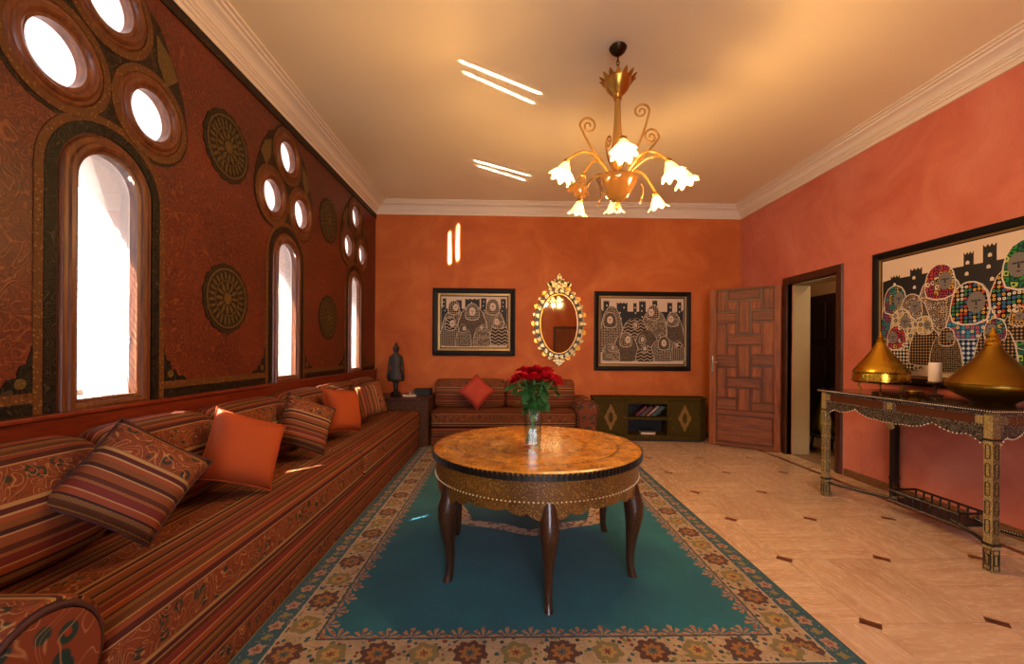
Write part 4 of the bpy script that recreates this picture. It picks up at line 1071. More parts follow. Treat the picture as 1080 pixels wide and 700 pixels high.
def picture(label, loc, rotz, w, h, fb, gb, towers, figs, skin, sky_drop, lw=.004):
    t = thing('framed_painting', label, 'painting', loc, rot=(0, 0, rotz))
    P = lambda m, n, mt, p=t, **k: m.build(n, mt if not isinstance(mt, str) else M[mt], p, local=True, **k)
    fl = lambda p, hh: (p.x, -hh, p.y)
    out = [(-w/2, -h/2), (w/2, -h/2), (w/2, h/2), (-w/2, h/2)]
    P(MB().sweep(out, [(0, .0), (0, .032), (-fb*.3, .036), (-fb*.8, .028), (-fb, .022), (-fb, 0)], fl), 'frame', 'frame_black')
    P(MB().sweep(out, [(-fb+.001, .002), (-fb+.001, .022), (-fb-gb*.7, .018), (-fb-gb*.7, .002)], fl), 'gilt_slip', 'frame_gold')
    P(MB().sweep(out, [(-fb-gb*.7, .002), (-fb-gb*.7, .016), (-fb-gb, .014), (-fb-gb, .002)], fl), 'inner_slip', 'frame_black')
    iw, ih = w-2*fb-2*gb, h-2*fb-2*gb
    P(MB().box(-iw/2, iw/2, -.010, -.002, -ih/2, ih/2), 'canvas', 'canvas')
    U = lambda x, y: ((x-.5)*iw, (y-.5)*ih)
    lay = [.0102]
    def shape(poly, n, mt, par=None, outline=0):
        lay[0] += .00012
        return P(MB().prism([U(*q) for q in poly], 'y', -lay[0], -.0095), n, mt, par or t)
    # the walled town behind
    k = [(.0, sky_drop[2]), (.0, sky_drop[0])]
    for (x0, x1, zt) in towers: k += [(x0, sky_drop[1]), (x0, zt), (x0+(x1-x0)*.2, zt-.02), (x0+(x1-x0)*.35, zt), (x0+(x1-x0)*.5, zt-.02), (x0+(x1-x0)*.65, zt), (x0+(x1-x0)*.8, zt-.02), (x1, zt), (x1, sky_drop[1])]
    k += [(1, sky_drop[0]), (1, sky_drop[2])]
    town = shape([(max(.004, min(.996, x)), y) for x, y in k], 'town', 'ink')
    for (x0, x1, zt) in towers:
        for dz in (.08, .16, .25):
            c = (x0+x1)/2+random.uniform(-.2, .2)*(x1-x0); z = zt-dz
            shape([(c-.007, z-.012), (c+.007, z-.012), (c+.007, z+.008), (c, z+.016), (c-.007, z+.008)], 'town_window', 'ink_line', town)
    asp = ih/iw
    for (cx, base, fw, fh, rb, sf, hx, hy, hr, face) in figs:
        fw *= 1.12
        # robe with a soft bell outline
        ol = []
        for (a, b) in ((-.50, 0), (-.53, .15), (-.50, .40), (-.44, .62), (-.34, .82), (-.16, .97), (.0, 1.0), (.16, .97), (.34, .82), (.44, .62), (.50, .40), (.53, .15), (.50, 0), (.2, -.03), (-.2, -.03)): ol.append((cx+a*fw, base+b*fh))
        big = [(cx+(x-cx)*1.05, base+(y-base)*1.012-.004) for x, y in ol]
        rbk = shape(big, 'robe_outline', 'ink_line'); shape(ol, 'robe', rb, rbk)
        # scarf and face
        ry = hr/asp
        sc = [(hx+hr*a, hy+ry*b) for a, b in ((-1.05, -1.35), (-1.22, -.75), (-1.16, -.1), (-1.02, .5), (-.72, .98), (-.3, 1.22), (0, 1.27), (.3, 1.22), (.72, .98), (1.02, .5), (1.16, -.1), (1.22, -.75), (1.05, -1.35), (.4, -1.6), (-.4, -1.6))]
        hd_ = shape([(hx+(x-hx)*1.07, hy+(y-hy)*1.07) for x, y in sc], 'scarf_outline', 'ink_line', rbk); shape(sc, 'scarf', sf, rbk)
        hr = hr*.86; ry = ry*.86; fx = hx+face*hr*.5
        fp_ = [(fx+hr*.66*math.cos(q), hy-ry*.18+ry*.86*math.sin(q)) for q in [2*PI*i/20 for i in range(20)]]
        shape(fp_, 'face', skin, rbk)
        for (dx, dy, ew, eh) in ((-.22, .05, .17, .07), (.22, .05, .17, .07)):
            shape([(fx+hr*(dx+ew*math.cos(q)), hy-ry*.1+ry*(dy+eh*math.sin(q))) for q in [2*PI*i/8 for i in range(8)]], 'eye', 'ink', rbk)
        shape([(fx+hr*a, hy-ry*.1+ry*b) for a, b in ((-.05, .15), (.03, .15), (.10, -.32), (-.06, -.30))], 'nose', 'ink', rbk)
        shape([(fx+hr*a, hy-ry*.1+ry*b) for a, b in ((-.16, -.52), (0, -.47), (.16, -.52), (0, -.60))], 'mouth', 'ink', rbk)
    return t
# left picture on the back wall
picture('black and white painting of robed figures, left of the gilt mirror', (-.47, YB-.001, 1.675), 0, 1.205, .985, .075, .045,
        [(.02, .075, .97), (.22, .31, .94), (.36, .58, .96), (.60, .68, .98), (.90, .98, .97)],
        [(.20, .06, .34, .70, BW[2], BW[1], .19, .80, .070, 1), (.77, .10, .36, .68, BW[0], BW[1], .78, .82, .082, 0), (.47, .05, .40, .78, BW[4], BW[0], .47, .72, .085, 0),
         (.14, .04, .28, .46, BW[1], BW[3], .14, .48, .068, 1), (.88, .06, .24, .48, BW[3], BW[2], .87, .52, .066, -1), (.34, .03, .20, .36, BW[0], BW[4], .33, .38, .042, 1), (.62, .04, .22, .40, BW[2], BW[0], .63, .40, .036, -1)], 'face_pale', (.80, .76, .22))
# right picture on the back wall
picture('black and white market painting between gilt mirror and wooden door', (2.012, YB-.001, 1.56), 0, 1.435, 1.165, .065, .035,
        [(.03, .10, .97), (.19, .32, .94), (.39, .43, .94), (.46, .54, .97), (.62, .68, .98), (.80, .86, .95), (.92, .97, .96)],
        [(.13, .18, .24, .70, BW[0], BW[4], .11, .68, .062, 0), (.88, .14, .22, .62, BW[4], BW[2], .87, .70, .058, -1), (.64, .42, .26, .42, BW[2], BW[1], .63, .80, .060, -1), (.41, .30, .28, .40, BW[3], BW[2], .42, .60, .030, 0),
         (.55, .20, .24, .32, BW[4], BW[0], .50, .38, .034, 0), (.30, .05, .26, .42, BW[4], BW[0], .30, .38, .058, 1), (.76, .05, .30, .34, BW[0], BW[4], .76, .33, .055, 0), (.53, .04, .18, .26, BW[3], BW[1], .53, .24, .032, 0), (.12, .05, .18, .26, BW[2], BW[0], .13, .25, .030, 1), (.93, .06, .14, .30, BW[1], BW[3], .93, .30, .030, -1)], 'face_pale', (.84, .80, .25))
# large coloured picture on the right wall
picture('large colourful painting of robed women above the inlaid console', (XR-.001, 2.945, 1.585), -PI/2, 1.90, 1.20, .062, .022,
        [(.05, .10, .86), (.155, .215, .89), (.40, .44, .93), (.475, .525, .955), (.64, .72, .96), (.80, .85, .90), (.90, .95, .93)],
        [(.08, .22, .15, .52, CO[8], CO[8], .075, .66, .050, 1), (.30, .30, .20, .52, BW[2], CO[1], .30, .76, .055, 1), (.17, .24, .16, .42, BW[4], BW[2], .165, .58, .044, 1), (.60, .34, .18, .46, CO[4], CO[3], .63, .79, .066, -1),
         (.78, .25, .22, .58, CO[1], CO[4], .78, .78, .064, -1), (.92, .20, .18, .56, CO[8], CO[0], .92, .74, .056, -1), (.13, .06, .17, .46, CO[5], CO[5], .115, .46, .046, 1), (.11, .05, .13, .28, CO[7], CO[1], .09, .33, .042, -1),
         (.24, .10, .14, .30, CO[6], CO[5], .235, .42, .030, 1), (.44, .06, .14, .34, CO[2], CO[2], .44, .34, .020, 0), (.435, .30, .17, .28, CO[0], CO[4], .43, .57, .062, 1), (.63, .05, .15, .28, CO[3], CO[3], .63, .28, .024, 0), (.62, .28, .12, .20, CO[6], CO[1], .61, .44, .026, 0), (.83, .05, .18, .32, CO[2], CO[6], .83, .36, .040, 1), (.335, .05, .12, .30, BW[4], CO[6], .34, .32, .028, 1), (.53, .05, .13, .34, CO[6], CO[8], .53, .36, .032, -1), (.72, .05, .12, .26, CO[1], CO[4], .72, .29, .028, 1)], 'face_grey', (.82, .83, .36))

# ================================================================== mirror
g = G('etched_mirror_glass_frame'); q = g.co(); a_ = g.vor(q, 40); c_ = g.mix(g.m('LESS_THAN', a_, .3), lin('#b09a6c'), lin('#6e5222')); g.bump(a_, .4, .006)
M['venetian'] = g.fin(c_, .33, .8, .5)
mt = thing('gilt_mirror', 'oval gilt mirror with cut-glass leaf frame on back wall', 'mirror', (.775, YB, 1.65))
MX, MZ, MY = .775, 1.66, YB
gw, gh = .27, .43
MB().prism([(MX+gw*math.cos(q), MZ+gh*math.sin(q)) for q in [2*PI*i/64 for i in range(64)]], 'y', MY-.022, MY-.012).build('glass', M['mirror'], mt)
oval = lambda k, n=64: [(MX+gw*k*math.cos(q), MZ+gh*(1+(k-1)*.65)*math.sin(q)) for q in [2*PI*i/n for i in range(n)]]
MB().prism(oval(1.38), 'y', MY-.012, MY-.001).build('backing', M['black_wood'], mt)
MB().sweep(oval(1.0), [(0, .012), (0, .030), (.012, .030), (.016, .012)], lambda p, h: (p.x, MY-h, p.y)).build('inner_bead', M['gilt'], mt, smooth=40)
MB().sweep(oval(1.30), [(0, .008), (0, .026), (.012, .030), (.020, .020), (.020, .008)], lambda p, h: (p.x, MY-h, p.y)).build('outer_band', M['venetian'], mt, smooth=40)
n = 26
for k in range(n):
    q = 2*PI*(k+.5)/n+PI/2
    cx, cz = MX+gw*1.20*math.cos(q), MZ+gh*1.125*math.sin(q)
    d = Vector((math.cos(q)*gh, math.sin(q)*gw)).normalized(); tq = Vector((-d.y, d.x)); pts = []
    for (u_, v_) in ((-.035, -.012), (-.02, .020), (.0, .030), (.02, .020), (.035, -.012), (.012, -.02), (-.012, -.02)):
        p = Vector((cx, cz))+tq*u_*1.05+d*v_*1.3; pts.append((p.x, p.y))
    MB().prism(pts, 'y', MY-.036, MY-.012).build('cut_leaf', M['venetian'], mt, bevel=.003, seg=1)
    ex, ez = MX+gw*1.40*math.cos(q), MZ+gh*1.26*math.sin(q); r = .034 if k % 2 else .048
    pts = [(ex+d.x*a*r+tq.x*b*r, ez+d.y*a*r+tq.y*b*r) for a, b in ((.8, 0), (.62, .5), (.2, .78), (-.4, .85), (-.9, .5), (-.9, -.5), (-.4, -.85), (.2, -.78), (.62, -.5))]
    MB().prism(pts, 'y', MY-.024, MY-.006).build('edge_drop', M['venetian' if k % 2 else 'gilt'], mt, bevel=.003, seg=1)
def leafp(cx, cz, ang_, l, w_):
    d = Vector((math.cos(ang_), math.sin(ang_))); tq = Vector((-d.y, d.x)); o = []
    for (a, b) in ((0, -.2), (.25, -.8), (.5, -1), (.75, -.6), (1, 0), (.75, .6), (.5, 1), (.25, .8), (0, .2)):
        p = Vector((cx, cz))+d*l*a+tq*w_*b; o.append((p.x, p.y))
    return o
tz_ = MZ+gh*1.28
for (dx, dz, an, l, w_) in ((0, .07, 90, .13, .042), (0, .03, 90, .10, .03), (-.015, .05, 140, .085, .026), (.015, .05, 40, .085, .026), (-.03, .0, 160, .16, .05), (.03, .0, 20, .16, .05), (-.12, -.02, 120, .10, .04), (.12, -.02, 60, .10, .04), (-.02, .02, 115, .09, .024), (.02, .02, 65, .09, .024)):
    MB().prism(leafp(MX+dx, tz_+dz, math.radians(an), l, w_), 'y', MY-.040, MY-.008).build('crest_leaf', M['venetian'], mt, bevel=.004, seg=1)
MB().prism([(MX-.06, tz_-.03), (MX+.06, tz_-.03), (MX+.045, tz_+.06), (MX-.045, tz_+.06)], 'y', MY-.03, MY-.001).build('crest_base', M['venetian'], mt)
MB().prism([(MX, MZ-gh*1.47), (MX+.10, MZ-gh*1.26), (MX, MZ-gh*1.20), (MX-.10, MZ-gh*1.26)], 'y', MY-.034, MY-.006).build('bottom_point', M['venetian'], mt, bevel=.004, seg=1)

# ================================================================== inlaid console
def m_pearl(name, base, sc=70, dens=.22, lines=True, pearl='#c9bda4'):
    g = G(name); q = g.co()
    a = g.vor(q, sc, rand=.35); b = g.contour(q, sc*.32, 22, .34, .3, .5)
    col = g.mix(g.m('LESS_THAN', a, dens), lin(base), lin(pearl))
    if lines: col = g.mix(g.m('MULTIPLY', b, .75), col, lin('#a89a80'))
    return g.fin(col, .3, 0, .5)
M['pearl'] = m_pearl('mother_of_pearl_inlay', '#1a120e', 110, .26)
M['pearl_leg'] = m_pearl('pearl_leg_inlay', '#5a4420', 150, .42, True, '#b8a060')
M['red_inlay'] = m_pearl('brown_mosaic_inlay', '#4a2410', 95, .34, False, '#9a6a34')
M['console_top'] = m_wood('console_top_wood', '#150c08', '#261410', '#38201a', .18, 'y', coat=.5)
M['pearl_dot'] = m_plain('pearl_dot', '#d8ccb0', .25)
KX0, KX1, KY0, KY1, KZ = 2.80, 3.462, 2.35, 3.66, .94
cs = thing('inlaid_console', 'dark console table inlaid with mother-of-pearl below the large painting', 'console', ((KX0+KX1)/2, (KY0+KY1)/2, 0))
MB().box(KX0-.025, KX1, KY0-.025, KY1+.025, KZ-.022, KZ).build('top', M['console_top'], cs, bevel=.004)
def dots(name, pts, r, par):
    m = MB()
    for c in pts:
        c = Vector(c); m.add([c+Vector(d)*r for d in ((1, 0, 0), (-1, 0, 0), (0, 1, 0), (0, -1, 0), (0, 0, 1), (0, 0, -1))], [(0, 2, 4), (2, 1, 4), (1, 3, 4), (3, 0, 4), (2, 0, 5), (1, 2, 5), (3, 1, 5), (0, 3, 5)])
    return m.build(name, M['pearl_dot'], par, kind='stuff')
LG = .042
yy = lambda a, b, s: [a+(b-a)*i/max(1, int(abs(b-a)/s)) for i in range(int(abs(b-a)/s)+1)]
dots('edge_beads', [(KX0-.026, y, KZ-.011) for y in yy(KY0-.02, KY1+.02, .014)]+[(x, KY0-.026, KZ-.011) for x in yy(KX0-.02, KX1-.02, .014)], .0045, cs)
def apron(par, axis, a0, a1, fixed, sgn):
    """frieze plus scalloped skirt; axis y: plane x = fixed, axis x: plane y = fixed"""
    mk = (lambda a, z, d: (fixed+sgn*d, a, z)) if axis == 'y' else (lambda a, z, d: (a, fixed+sgn*d, z))
    def slab(poly, d0, d1, name, mt):
        n = len(poly); vs = [mk(a, z, d0) for a, z in poly]+[mk(a, z, d1) for a, z in poly]
        return MB().add(vs, [tuple(range(n)), tuple(range(n, 2*n))[::-1]]+[(i, (i+1) % n, n+(i+1) % n, n+i) for i in range(n)]).build(name, M[mt], par)
    z1 = KZ-.024
    slab([(a0, z1-.085), (a1, z1-.085), (a1, z1), (a0, z1)], 0, .022, 'frieze', 'pearl')
    ln = a1-a0; nb = 2 if ln > 1 else 1
    for k in range(nb):
        b0, b1 = a0+ln*k/nb+.055, a0+ln*(k+1)/nb-.055
        slab([(b0, z1-.070), (b1, z1-.070), (b1, z1-.018), (b0, z1-.018)], -.003, .002, 'mosaic_panel', 'red_inlay')
    for k in range(nb+1):
        c = a0+ln*k/nb; c = min(max(c, a0+.028), a1-.028)
        slab([(c-.020, z1-.066), (c+.020, z1-.066), (c+.020, z1-.02), (c-.020, z1-.02)], -.004, .002, 'pearl_tile', 'pearl_leg')
    m = 96; low = []
    for i in range(m+1):
        p = i/m; w = abs(math.sin(p*PI*4)); e = abs(p-.5)*2
        low.append((a0+ln*p, z1-.100-.045*w-.045*max(0, 1-abs(p-.5)*11)-.10*max(0, (e-.84)/.16)**1.3-.02*(1-e)))
    poly = [(a1, z1-.085), (a0, z1-.085)]+low
    slab(poly, .004, .020, 'scalloped_skirt', 'pearl')
    dots('skirt_beads', [mk(a, z, -.001) for a, z in low[::2]], .006, par)
    c = (a0+a1)/2; zc_ = z1-.185
    if ln > 1:
        slab([(c+.030*math.cos(q)*(1 if i % 2 else .75), zc_+.030*math.sin(q)*(1 if i % 2 else .75)) for i, q in enumerate([2*PI*i/16 for i in range(16)])], -.002, .014, 'pearl_rosette', 'pearl_leg')
apron(cs, 'y', KY0+LG, KY1-LG, KX0+.004, 1)
apron(cs, 'x', KX0+LG, KX1-.03, KY0+.004, 1)
apron(cs, 'x', KX0+LG, KX1-.03, KY1-.004, -1)
for (x, y, front) in ((KX0, KY0, 1), (KX0, KY1-LG, 1), (KX1-LG, KY0, 0), (KX1-LG, KY1-LG, 0)):
    w = LG*1.15
    lg_ = MB().box(x, x+w, y, y+w, .16, KZ-.022).build('leg', M['pearl_leg' if front else 'black_wood'], cs, bevel=.003)
    f = MB().box(x-.006, x+w-.002, y-.004, y+w-.004, .0, .15).build('foot', M['pearl_leg' if front else 'black_wood'], lg_, bevel=.004)
    MB().box(x-.003, x+w+.003, y-.003, y+w+.003, .145, .165).build('collar', M['black_wood'], lg_)
    MB().box(x-.003, x+w+.003, y-.003, y+w+.003, KZ-.185, KZ-.172).build('collar', M['black_wood'], lg_)
    if front:
        for k in range(5):
            z0 = .215+k*.108
            ol = [(0, -.040), (.010, -.034), (.010, .034), (0, .040), (-.010, .034), (-.010, -.034)]
            for nm, pth in (('cartouche', lambda p, h: (x-.001-h, y+w/2+p.x, z0+.045+p.y)), ('cartouche', lambda p, h: (x+w/2+p.x, y-.001-h, z0+.045+p.y))):
                MB().sweep(ol, [(0, -.002), (0, .0015), (.0035, .0015), (.0035, -.002)], pth).build(nm, M['black_wood'], lg_)
        for pth in (lambda p, h: (x-.007-h, y+w/2-.004+p.x, .072+p.y), lambda p, h: (x+w/2-.004+p.x, y-.005-h, .072+p.y)):
            for s in (1, .5): MB().sweep([(-.016*s, -.055*s), (.016*s, -.055*s), (.016*s, .055*s), (-.016*s, .055*s)], [(0, -.002), (0, .0015), (.004, .0015), (.004, -.002)], pth).build('foot_inlay', M['black_wood'], lg_)
# curved stretchers to a galleried tray in the middle
TXc, TYc = 3.13, 3.0; tx0, tx1, ty0, ty1 = 3.03, 3.25, 2.74, 3.25
for (x, y, tx, ty) in ((KX0+.02, KY0+.03, tx0+.02, ty0+.08), (KX0+.02, KY1-.03, tx0+.02, ty1-.06), (KX1-.03, KY0+.03, tx1-.02, ty0+.08), (KX1-.03, KY1-.03, tx1-.02, ty1-.06)):
    pts = []
    for i in range(11):
        p = i/10; bx = x+(tx-x)*p; by = y+(ty-y)*p; k = .06*math.sin(PI*p)*(1 if x < 3.1 else -1)
        pts.append((bx+k, by, .125-.02*math.sin(PI*p)))
    s_ = MB().tube(pts, .013, 8).build('stretcher', M['black_wood'], cs, smooth=True)
    dots('stretcher_beads', [(p[0]-.010, p[1]-.006, p[2]+.008) for p in [tuple(Vector(pts[i]).lerp(Vector(pts[i+1]), f/4)) for i in range(10) for f in range(4)]], .0035, s_)
MB().box(tx0, tx1, ty0, ty1, .100, .115).build('tray', M['black_wood'], cs, bevel=.003)
for (a, b, c, d) in ((tx0, tx0+.012, ty0, ty1), (tx1-.012, tx1, ty0, ty1), (tx0, tx1, ty0, ty0+.012), (tx0, tx1, ty1-.012, ty1)):
    MB().box(a, b, c, d, .180, .194).build('gallery_rail', M['black_wood'], cs, bevel=.002)
dots('gallery_beads', [(tx0-.001, y, .187) for y in yy(ty0, ty1, .013)]+[(tx0-.001, y, .108) for y in yy(ty0, ty1, .013)], .0035, cs)
for y in yy(ty0+.006, ty1-.006, .062):
    for x in (tx0+.006, tx1-.006): MB().lathe([(.005, .115), (.008, .13), (.004, .148), (.008, .166), (.005, .180)], (x, y, 0), 8).build('baluster', M['black_wood'], cs, smooth=True)

# ================================================================== things on the console
def lantern(x, y, z, R, label, squat):
    t = thing('brass_lantern', label, 'lantern', (x, y, z), 'conical brass lanterns on the console')
    if not squat:
        MB().lathe([(R*.93, .075), (R, .085), (R, .155), (R*.985, .175), (R*.80, .225), (R*.52, .295), (R*.30, .355), (R*.19, .395), (R*.13, .42)], (x, y, z), 48).build('cone', M['brass'], t, smooth=50)
        MB().lathe([(R*.99, .082), (R*1.03, .088), (R*1.03, .098), (R*.99, .104)], (x, y, z), 48).build('lower_band', M['brass'], t, smooth=50)
        MB().lathe([(R*.99, .150), (R*1.025, .156), (R*1.025, .164), (R*.97, .172)], (x, y, z), 48).build('upper_band', M['brass'], t, smooth=50)
        MB().lathe([(.026, .415), (.03, .425), (.016, .44), (.022, .452), (.010, .466), (.006, .49), (.001, .50)], (x, y, z), 20).build('finial', M['brass'], t, smooth=50)
        for k in range(3):
            a = 2*PI*k/3-PI/2+.3; c, s = math.cos(a), math.sin(a)
            MB().tube([(x+R*.80*c, y+R*.80*s, z+.085), (x+R*.86*c, y+R*.86*s, z+.05), (x+R*.74*c, y+R*.74*s, z+.02), (x+R*.80*c, y+R*.80*s, z+.0085)], .008, 8).build('foot', M['brass_old'], t, smooth=True)
    else:
        MB().lathe([(R*.42, .0), (R*.46, .012), (R*.50, .02), (R*.78, .055), (R*.96, .095), (R, .115), (R*.985, .128)], (x, y, z), 48).build('bowl', M['brass_old'], t, smooth=50)
        MB().lathe([(R*1.0, .122), (R*1.01, .130), (R*.985, .138), (R*.80, .185), (R*.56, .245), (R*.36, .300), (R*.22, .345), (R*.16, .375)], (x, y, z), 48).build('cone', M['brass_old'], t, smooth=50)
        MB().lathe([(R*.17, .370), (R*.19, .378), (R*.14, .395), (R*.17, .408), (R*.11, .425), (R*.13, .437), (R*.07, .455), (R*.05, .475), (.001, .49)], (x, y, z), 24).build('finial', M['brass'], t, smooth=50)
lantern(3.11, 3.42, KZ, .185, 'polished conical brass lantern on three feet, left end of console', False)
lantern(3.12, 2.62, KZ, .222, 'squat aged-brass lantern with domed bowl, right end of console', True)
cd = thing('candlestick', 'white pillar candle on a dark wooden stand between the lanterns', 'candle', (3.22, 3.08, KZ))
MB().lathe([(.045, .001), (.047, .008), (.03, .016), (.012, .026), (.010, .07), (.016, .08), (.042, .092), (.046, .10), (.044, .108), (.001, .108)], (3.22, 3.08, KZ), 24).build('stand', M['dark_wood'], cd, smooth=40)
g = G('candle_wax'); M['wax'] = g.fin(lin('#e6d6c6'), .5, 0, .4, **{'Subsurface Weight': .2, 'Subsurface Radius': (.02, .01, .006)})
MB().lathe([(.036, .109), (.0375, .112), (.0375, .245), (.034, .252), (.020, .247), (.001, .246)], (3.22, 3.08, KZ), 28).build('candle', M['wax'], cd, smooth=40)
MB().tube([(3.22, 3.08, KZ+.245), (3.222, 3.08, KZ+.258), (3.225, 3.081, KZ+.266)], .0016, 6).build('wick', M['ink'], cd)
cu_ = thing('brass_dish', 'small brass dish standing before the candle on the console', 'dish', (3.08, 3.10, KZ))
MB().lathe([(.026, .001), (.034, .004), (.046, .018), (.050, .034), (.046, .034), (.042, .02), (.028, .008), (.001, .008)], (3.08, 3.10, KZ), 28).build('bowl', M['brass'], cu_, smooth=50)
MB().lathe([(.047, .031), (.053, .034), (.051, .039), (.046, .036)], (3.08, 3.10, KZ), 28).build('lip', M['brass_old'], cu_, smooth=50)

# ================================================================== corridor table with brass cones
kt = thing('corridor_stool', 'low dark table standing in the corridor behind the doorway', 'table', (4.12, 5.25, 0))
MB().lathe([(.001, .20), (.24, .20), (.25, .21), (.25, .225), (.001, .225)], (4.12, 5.25, 0), 24).build('top', M['corridor_wood'], kt, smooth=40)
for k in range(4):
    a = PI/4+k*PI/2; MB().tube([(4.12+.17*math.cos(a), 5.25+.17*math.sin(a), .20), (4.12+.20*math.cos(a), 5.25+.20*math.sin(a), .0)], .016, 8).build('leg', M['corridor_wood'], kt)
M['green_brass'] = m_brass('tarnished_brass', '#5a5a26', '#7a7430', .4, True)
for (x, y, R, hh, lb) in ((4.05, 5.27, .115, .60, 'tall tarnished brass cone standing on the corridor table'), (4.22, 5.20, .085, .22, 'short tarnished brass pot on the corridor table')):
    t = thing('brass_cone', lb, 'lantern', (x, y, .225))
    MB().lathe([(R*.7, .001), (R*.95, .03), (R, .08*hh/.6), (R*.8, .3*hh), (R*.35, .68*hh), (R*.15, .88*hh)], (x, y, .225), 24).build('body', M['green_brass'], t, smooth=50)
    MB().lathe([(R*.2, .87*hh), (R*.22, .89*hh), (R*.08, .94*hh), (.001, hh)], (x, y, .225), 16).build('finial', M['green_brass'], t, smooth=50)

# ================================================================== chandelier
HX, HY = .772, 2.94
g = G('lit_frosted_glass_shade'); e = g.n('ShaderNodeEmission'); lw = g.n('ShaderNodeLayerWeight'); lw.inputs[0].default_value = .35
z_ = g.sep(g.co('Object'))[2]
e.inputs[0].default_value = (1.0, .62, .20, 1); e.inputs[1].default_value = 1.9
ad = g.n('ShaderNodeAddShader'); g.nt.links.new(g.b.outputs[0], ad.inputs[0]); g.nt.links.new(e.outputs[0], ad.inputs[1]); g.nt.links.new(ad.outputs[0], g.out.inputs[0])
M['shade_lit'] = g.fin((.9, .7, .4, 1), .4)
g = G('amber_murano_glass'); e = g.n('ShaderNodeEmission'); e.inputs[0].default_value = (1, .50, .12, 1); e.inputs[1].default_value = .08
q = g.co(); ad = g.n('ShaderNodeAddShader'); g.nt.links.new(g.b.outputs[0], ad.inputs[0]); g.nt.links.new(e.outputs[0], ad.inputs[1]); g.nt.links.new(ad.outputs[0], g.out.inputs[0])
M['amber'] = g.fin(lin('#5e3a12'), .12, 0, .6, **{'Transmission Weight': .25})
g = G('glass_arm'); M['arm_glass'] = g.fin(lin('#b8843a'), .18, .3, .6)
g = G('bulb_glow'); e = g.n('ShaderNodeEmission'); e.inputs[0].default_value = (1, .80, .45, 1); e.inputs[1].default_value = 30; g.nt.links.new(e.outputs[0], g.out.inputs[0]); M['bulb'] = g.mat
ch = thing('chandelier', 'lit amber glass and gilt chandelier hanging above the round table', 'chandelier', (HX, HY, 2.29))
C = (HX, HY, 0)
MB().lathe([(.001, ZC-.001), (.055, ZC-.001), (.062, ZC-.012), (.05, ZC-.035), (.028, ZC-.055), (.010, ZC-.066), (.001, ZC-.068)], C, 28).build('ceiling_rose', M['bronze'], ch, smooth=50)
zz = ZC-.066
for k in range(5):
    pts = [(HX+(.010*math.cos(q) if k % 2 else 0), HY+(0 if k % 2 else .010*math.cos(q)), zz-.020+.020*math.sin(q)) for q in [2*PI*i/12 for i in range(12)]]
    MB().tube(pts, .003, 6, closed=True).build('chain_link', M['bronze'], ch, smooth=True); zz -= .030
MB().lathe([(.012, 3.19), (.085, 3.175), (.10, 3.16), (.092, 3.14), (.075, 3.10), (.045, 3.065), (.03, 3.05), (.028, 3.03)], C, 28).build('crown_cup', M['gilt'], ch, smooth=50)
for k in range(14):
    a = 2*PI*k/14; c, s = math.cos(a), math.sin(a)
    MB().prism([(-.016, 0), (.016, 0), (.012, .022), (0, .045), (-.012, .022)], 'y', -.004, .004).build('crown_leaf', M['gilt'], ch, local=True)
    o = ch.children[-1]
for i, o in enumerate([o for o in ch.children if o.name.startswith('crown_leaf')]):
    a = 2*PI*i/14; o.location = (.098*math.cos(a), .098*math.sin(a), 3.155-2.29); o.rotation_euler = (-.8, 0, a-PI/2)
MB().lathe([(.018, 3.05), (.020, 3.0), (.026, 2.85), (.036, 2.72), (.046, 2.64), (.050, 2.58), (.03, 2.54), (.028, 2.48)], C, 24, wob=lambda a, i: 1+.05*math.cos(8*a)).build('stem', M['arm_glass'], ch, smooth=True)
MB().lathe([(.035, 2.47), (.14, 2.475), (.146, 2.465), (.125, 2.43), (.10, 2.38), (.07, 2.335), (.03, 2.31), (.001, 2.305)], C, 32, wob=lambda a, i: 1+.035*math.cos(12*a)).build('bowl', M['amber'], ch, smooth=True)
MB().lathe([(.001, 2.31), (.018, 2.30), (.012, 2.285), (.02, 2.27), (.006, 2.25), (.001, 2.245)], C, 16).build('bottom_drop', M['arm_glass'], ch, smooth=True)
# arms with bell shades
lamps = [(-.086, -.456, 2.475, 1), (.276, -.225, 2.455, 1), (.357, .235, 2.41, 1), (.065, .32, 2.41, 1), (-.2, .36, 2.40, 1), (-.385, -.19, 2.455, 1), (.40, -.13, 2.45, 1), (-.25, -.05, 2.42, 0)]
def bell(seg=40):
    pr = [(.018, .0), (.024, -.012), (.036, -.035), (.046, -.060), (.055, -.080), (.070, -.095), (.078, -.100)]
    m = MB(); n = len(pr); vs = []; fs = []
    for j in range(seg):
        a = 2*PI*j/seg
        for i, (r, z) in enumerate(pr):
            k = max(0, (i-3)/3); vs.append((r*(1+.13*k*math.cos(8*a))*math.cos(a), r*(1+.13*k*math.cos(8*a))*math.sin(a), z-.010*k*math.cos(8*a)))
    for j in range(seg):
        for i in range(n-1): fs.append((j*n+i, ((j+1) % seg)*n+i, ((j+1) % seg)*n+i+1, j*n+i+1))
    return m.add(vs, fs).mesh('shade')
bm_ = bell(); bm_.materials.append(M['shade_lit']); bm2 = bell(); bm2.materials.append(M['amber'])
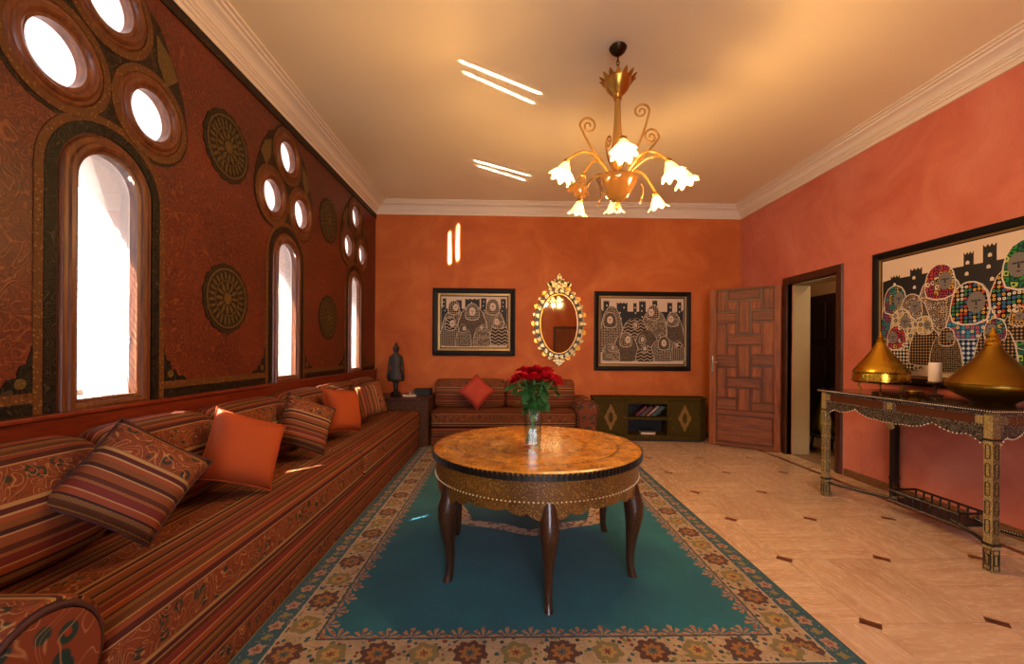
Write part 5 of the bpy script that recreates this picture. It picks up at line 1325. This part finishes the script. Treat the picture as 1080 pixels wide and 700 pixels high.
for k, (dx, dy, z, lit) in enumerate(lamps):
    r = math.hypot(dx, dy); ux, uy = dx/r, dy/r; pts = []
    for i in range(15):
        p = i/14; rr = .05+(r-.05)*p; zz = 2.47+(z+.06-2.47)*p+.11*math.sin(PI*min(1, p*1.02))
        pts.append((HX+ux*rr, HY+uy*rr, zz))
    pts.append((HX+dx*1.02, HY+dy*1.02, z+.052))
    arm_ = MB().tube(pts, lambda p: .011-.003*p, 8).build('arm', M['arm_glass'], ch, smooth=True)
    MB().lathe([(.010, .062), (.022, .056), (.026, .045), (.020, .035)], (HX+dx, HY+dy, z), 16).build('socket', M['gilt'], arm_, smooth=50)
    s = put('shade', bm_ if lit else bm2, arm_, smooth=True); s.location = (dx, dy, z+.04-2.29); s.rotation_euler = (-uy*.35*-1, -ux*.35, 0)
    if lit:
        MB().lathe([(.001, .02), (.014, .012), (.020, -.005), (.016, -.022), (.001, -.030)], (HX+dx*1.04, HY+dy*1.04, z-.015), 14).build('bulb', M['bulb'], arm_, smooth=True)
        lo = lamp('lamp_light', 'POINT', (dx*1.09, dy*1.09, z-.15-2.29), 20.0, (1.0, .575, .21), ch, shadow_soft_size=.03)
# scrolls rising round the stem
def scroll(a0, R0, hgt, size, flip):
    pts = []
    c, s = math.cos(a0), math.sin(a0)
    for i in range(10):
        p = i/9; pts.append((R0*.35+R0*.65*p**1.3+.03*math.sin(PI*p), 2.56+(hgt-2.56)*p))
    x0, z0 = pts[-1]
    for i in range(1, 30):
        q = i/29*PI*3.1; rr = size*(1-i/34)
        pts.append((x0-size+rr*math.cos(q) if not flip else x0-size+rr*math.cos(q), z0+rr*math.sin(q)))
    return [(HX+c*x, HY+s*x, z) for x, z in pts]
for (a0, R0, hgt, size) in ((math.radians(185), .27, 2.83, .062), (math.radians(-12), .215, 2.93, .055), (math.radians(8), .315, 2.79, .062), (math.radians(100), .2, 2.80, .05)):
    MB().tube(scroll(a0, R0, hgt, size, False), lambda p: .0085-.003*p, 8).build('scroll', M['arm_glass'], ch, smooth=True)
for (dx, dy, z) in ((.16, -.02, 2.33), (-.10, .14, 2.36)):
    pts = [(HX+dx, HY+dy, z+.10-.0)]+[(HX+dx+.018*math.sin(q), HY+dy, z+.05+.05*math.cos(q)) for q in [PI*i/10 for i in range(11)]]
    d_ = MB().tube(pts, .004, 6).build('hanging_curl', M['arm_glass'], ch, smooth=True)
    MB().lathe([(.001, 0), (.006, -.006), (.010, -.022), (.005, -.034), (.001, -.038)], (HX+dx, HY+dy, z-.002), 10).build('pendant_drop', M['amber'], d_, smooth=True)
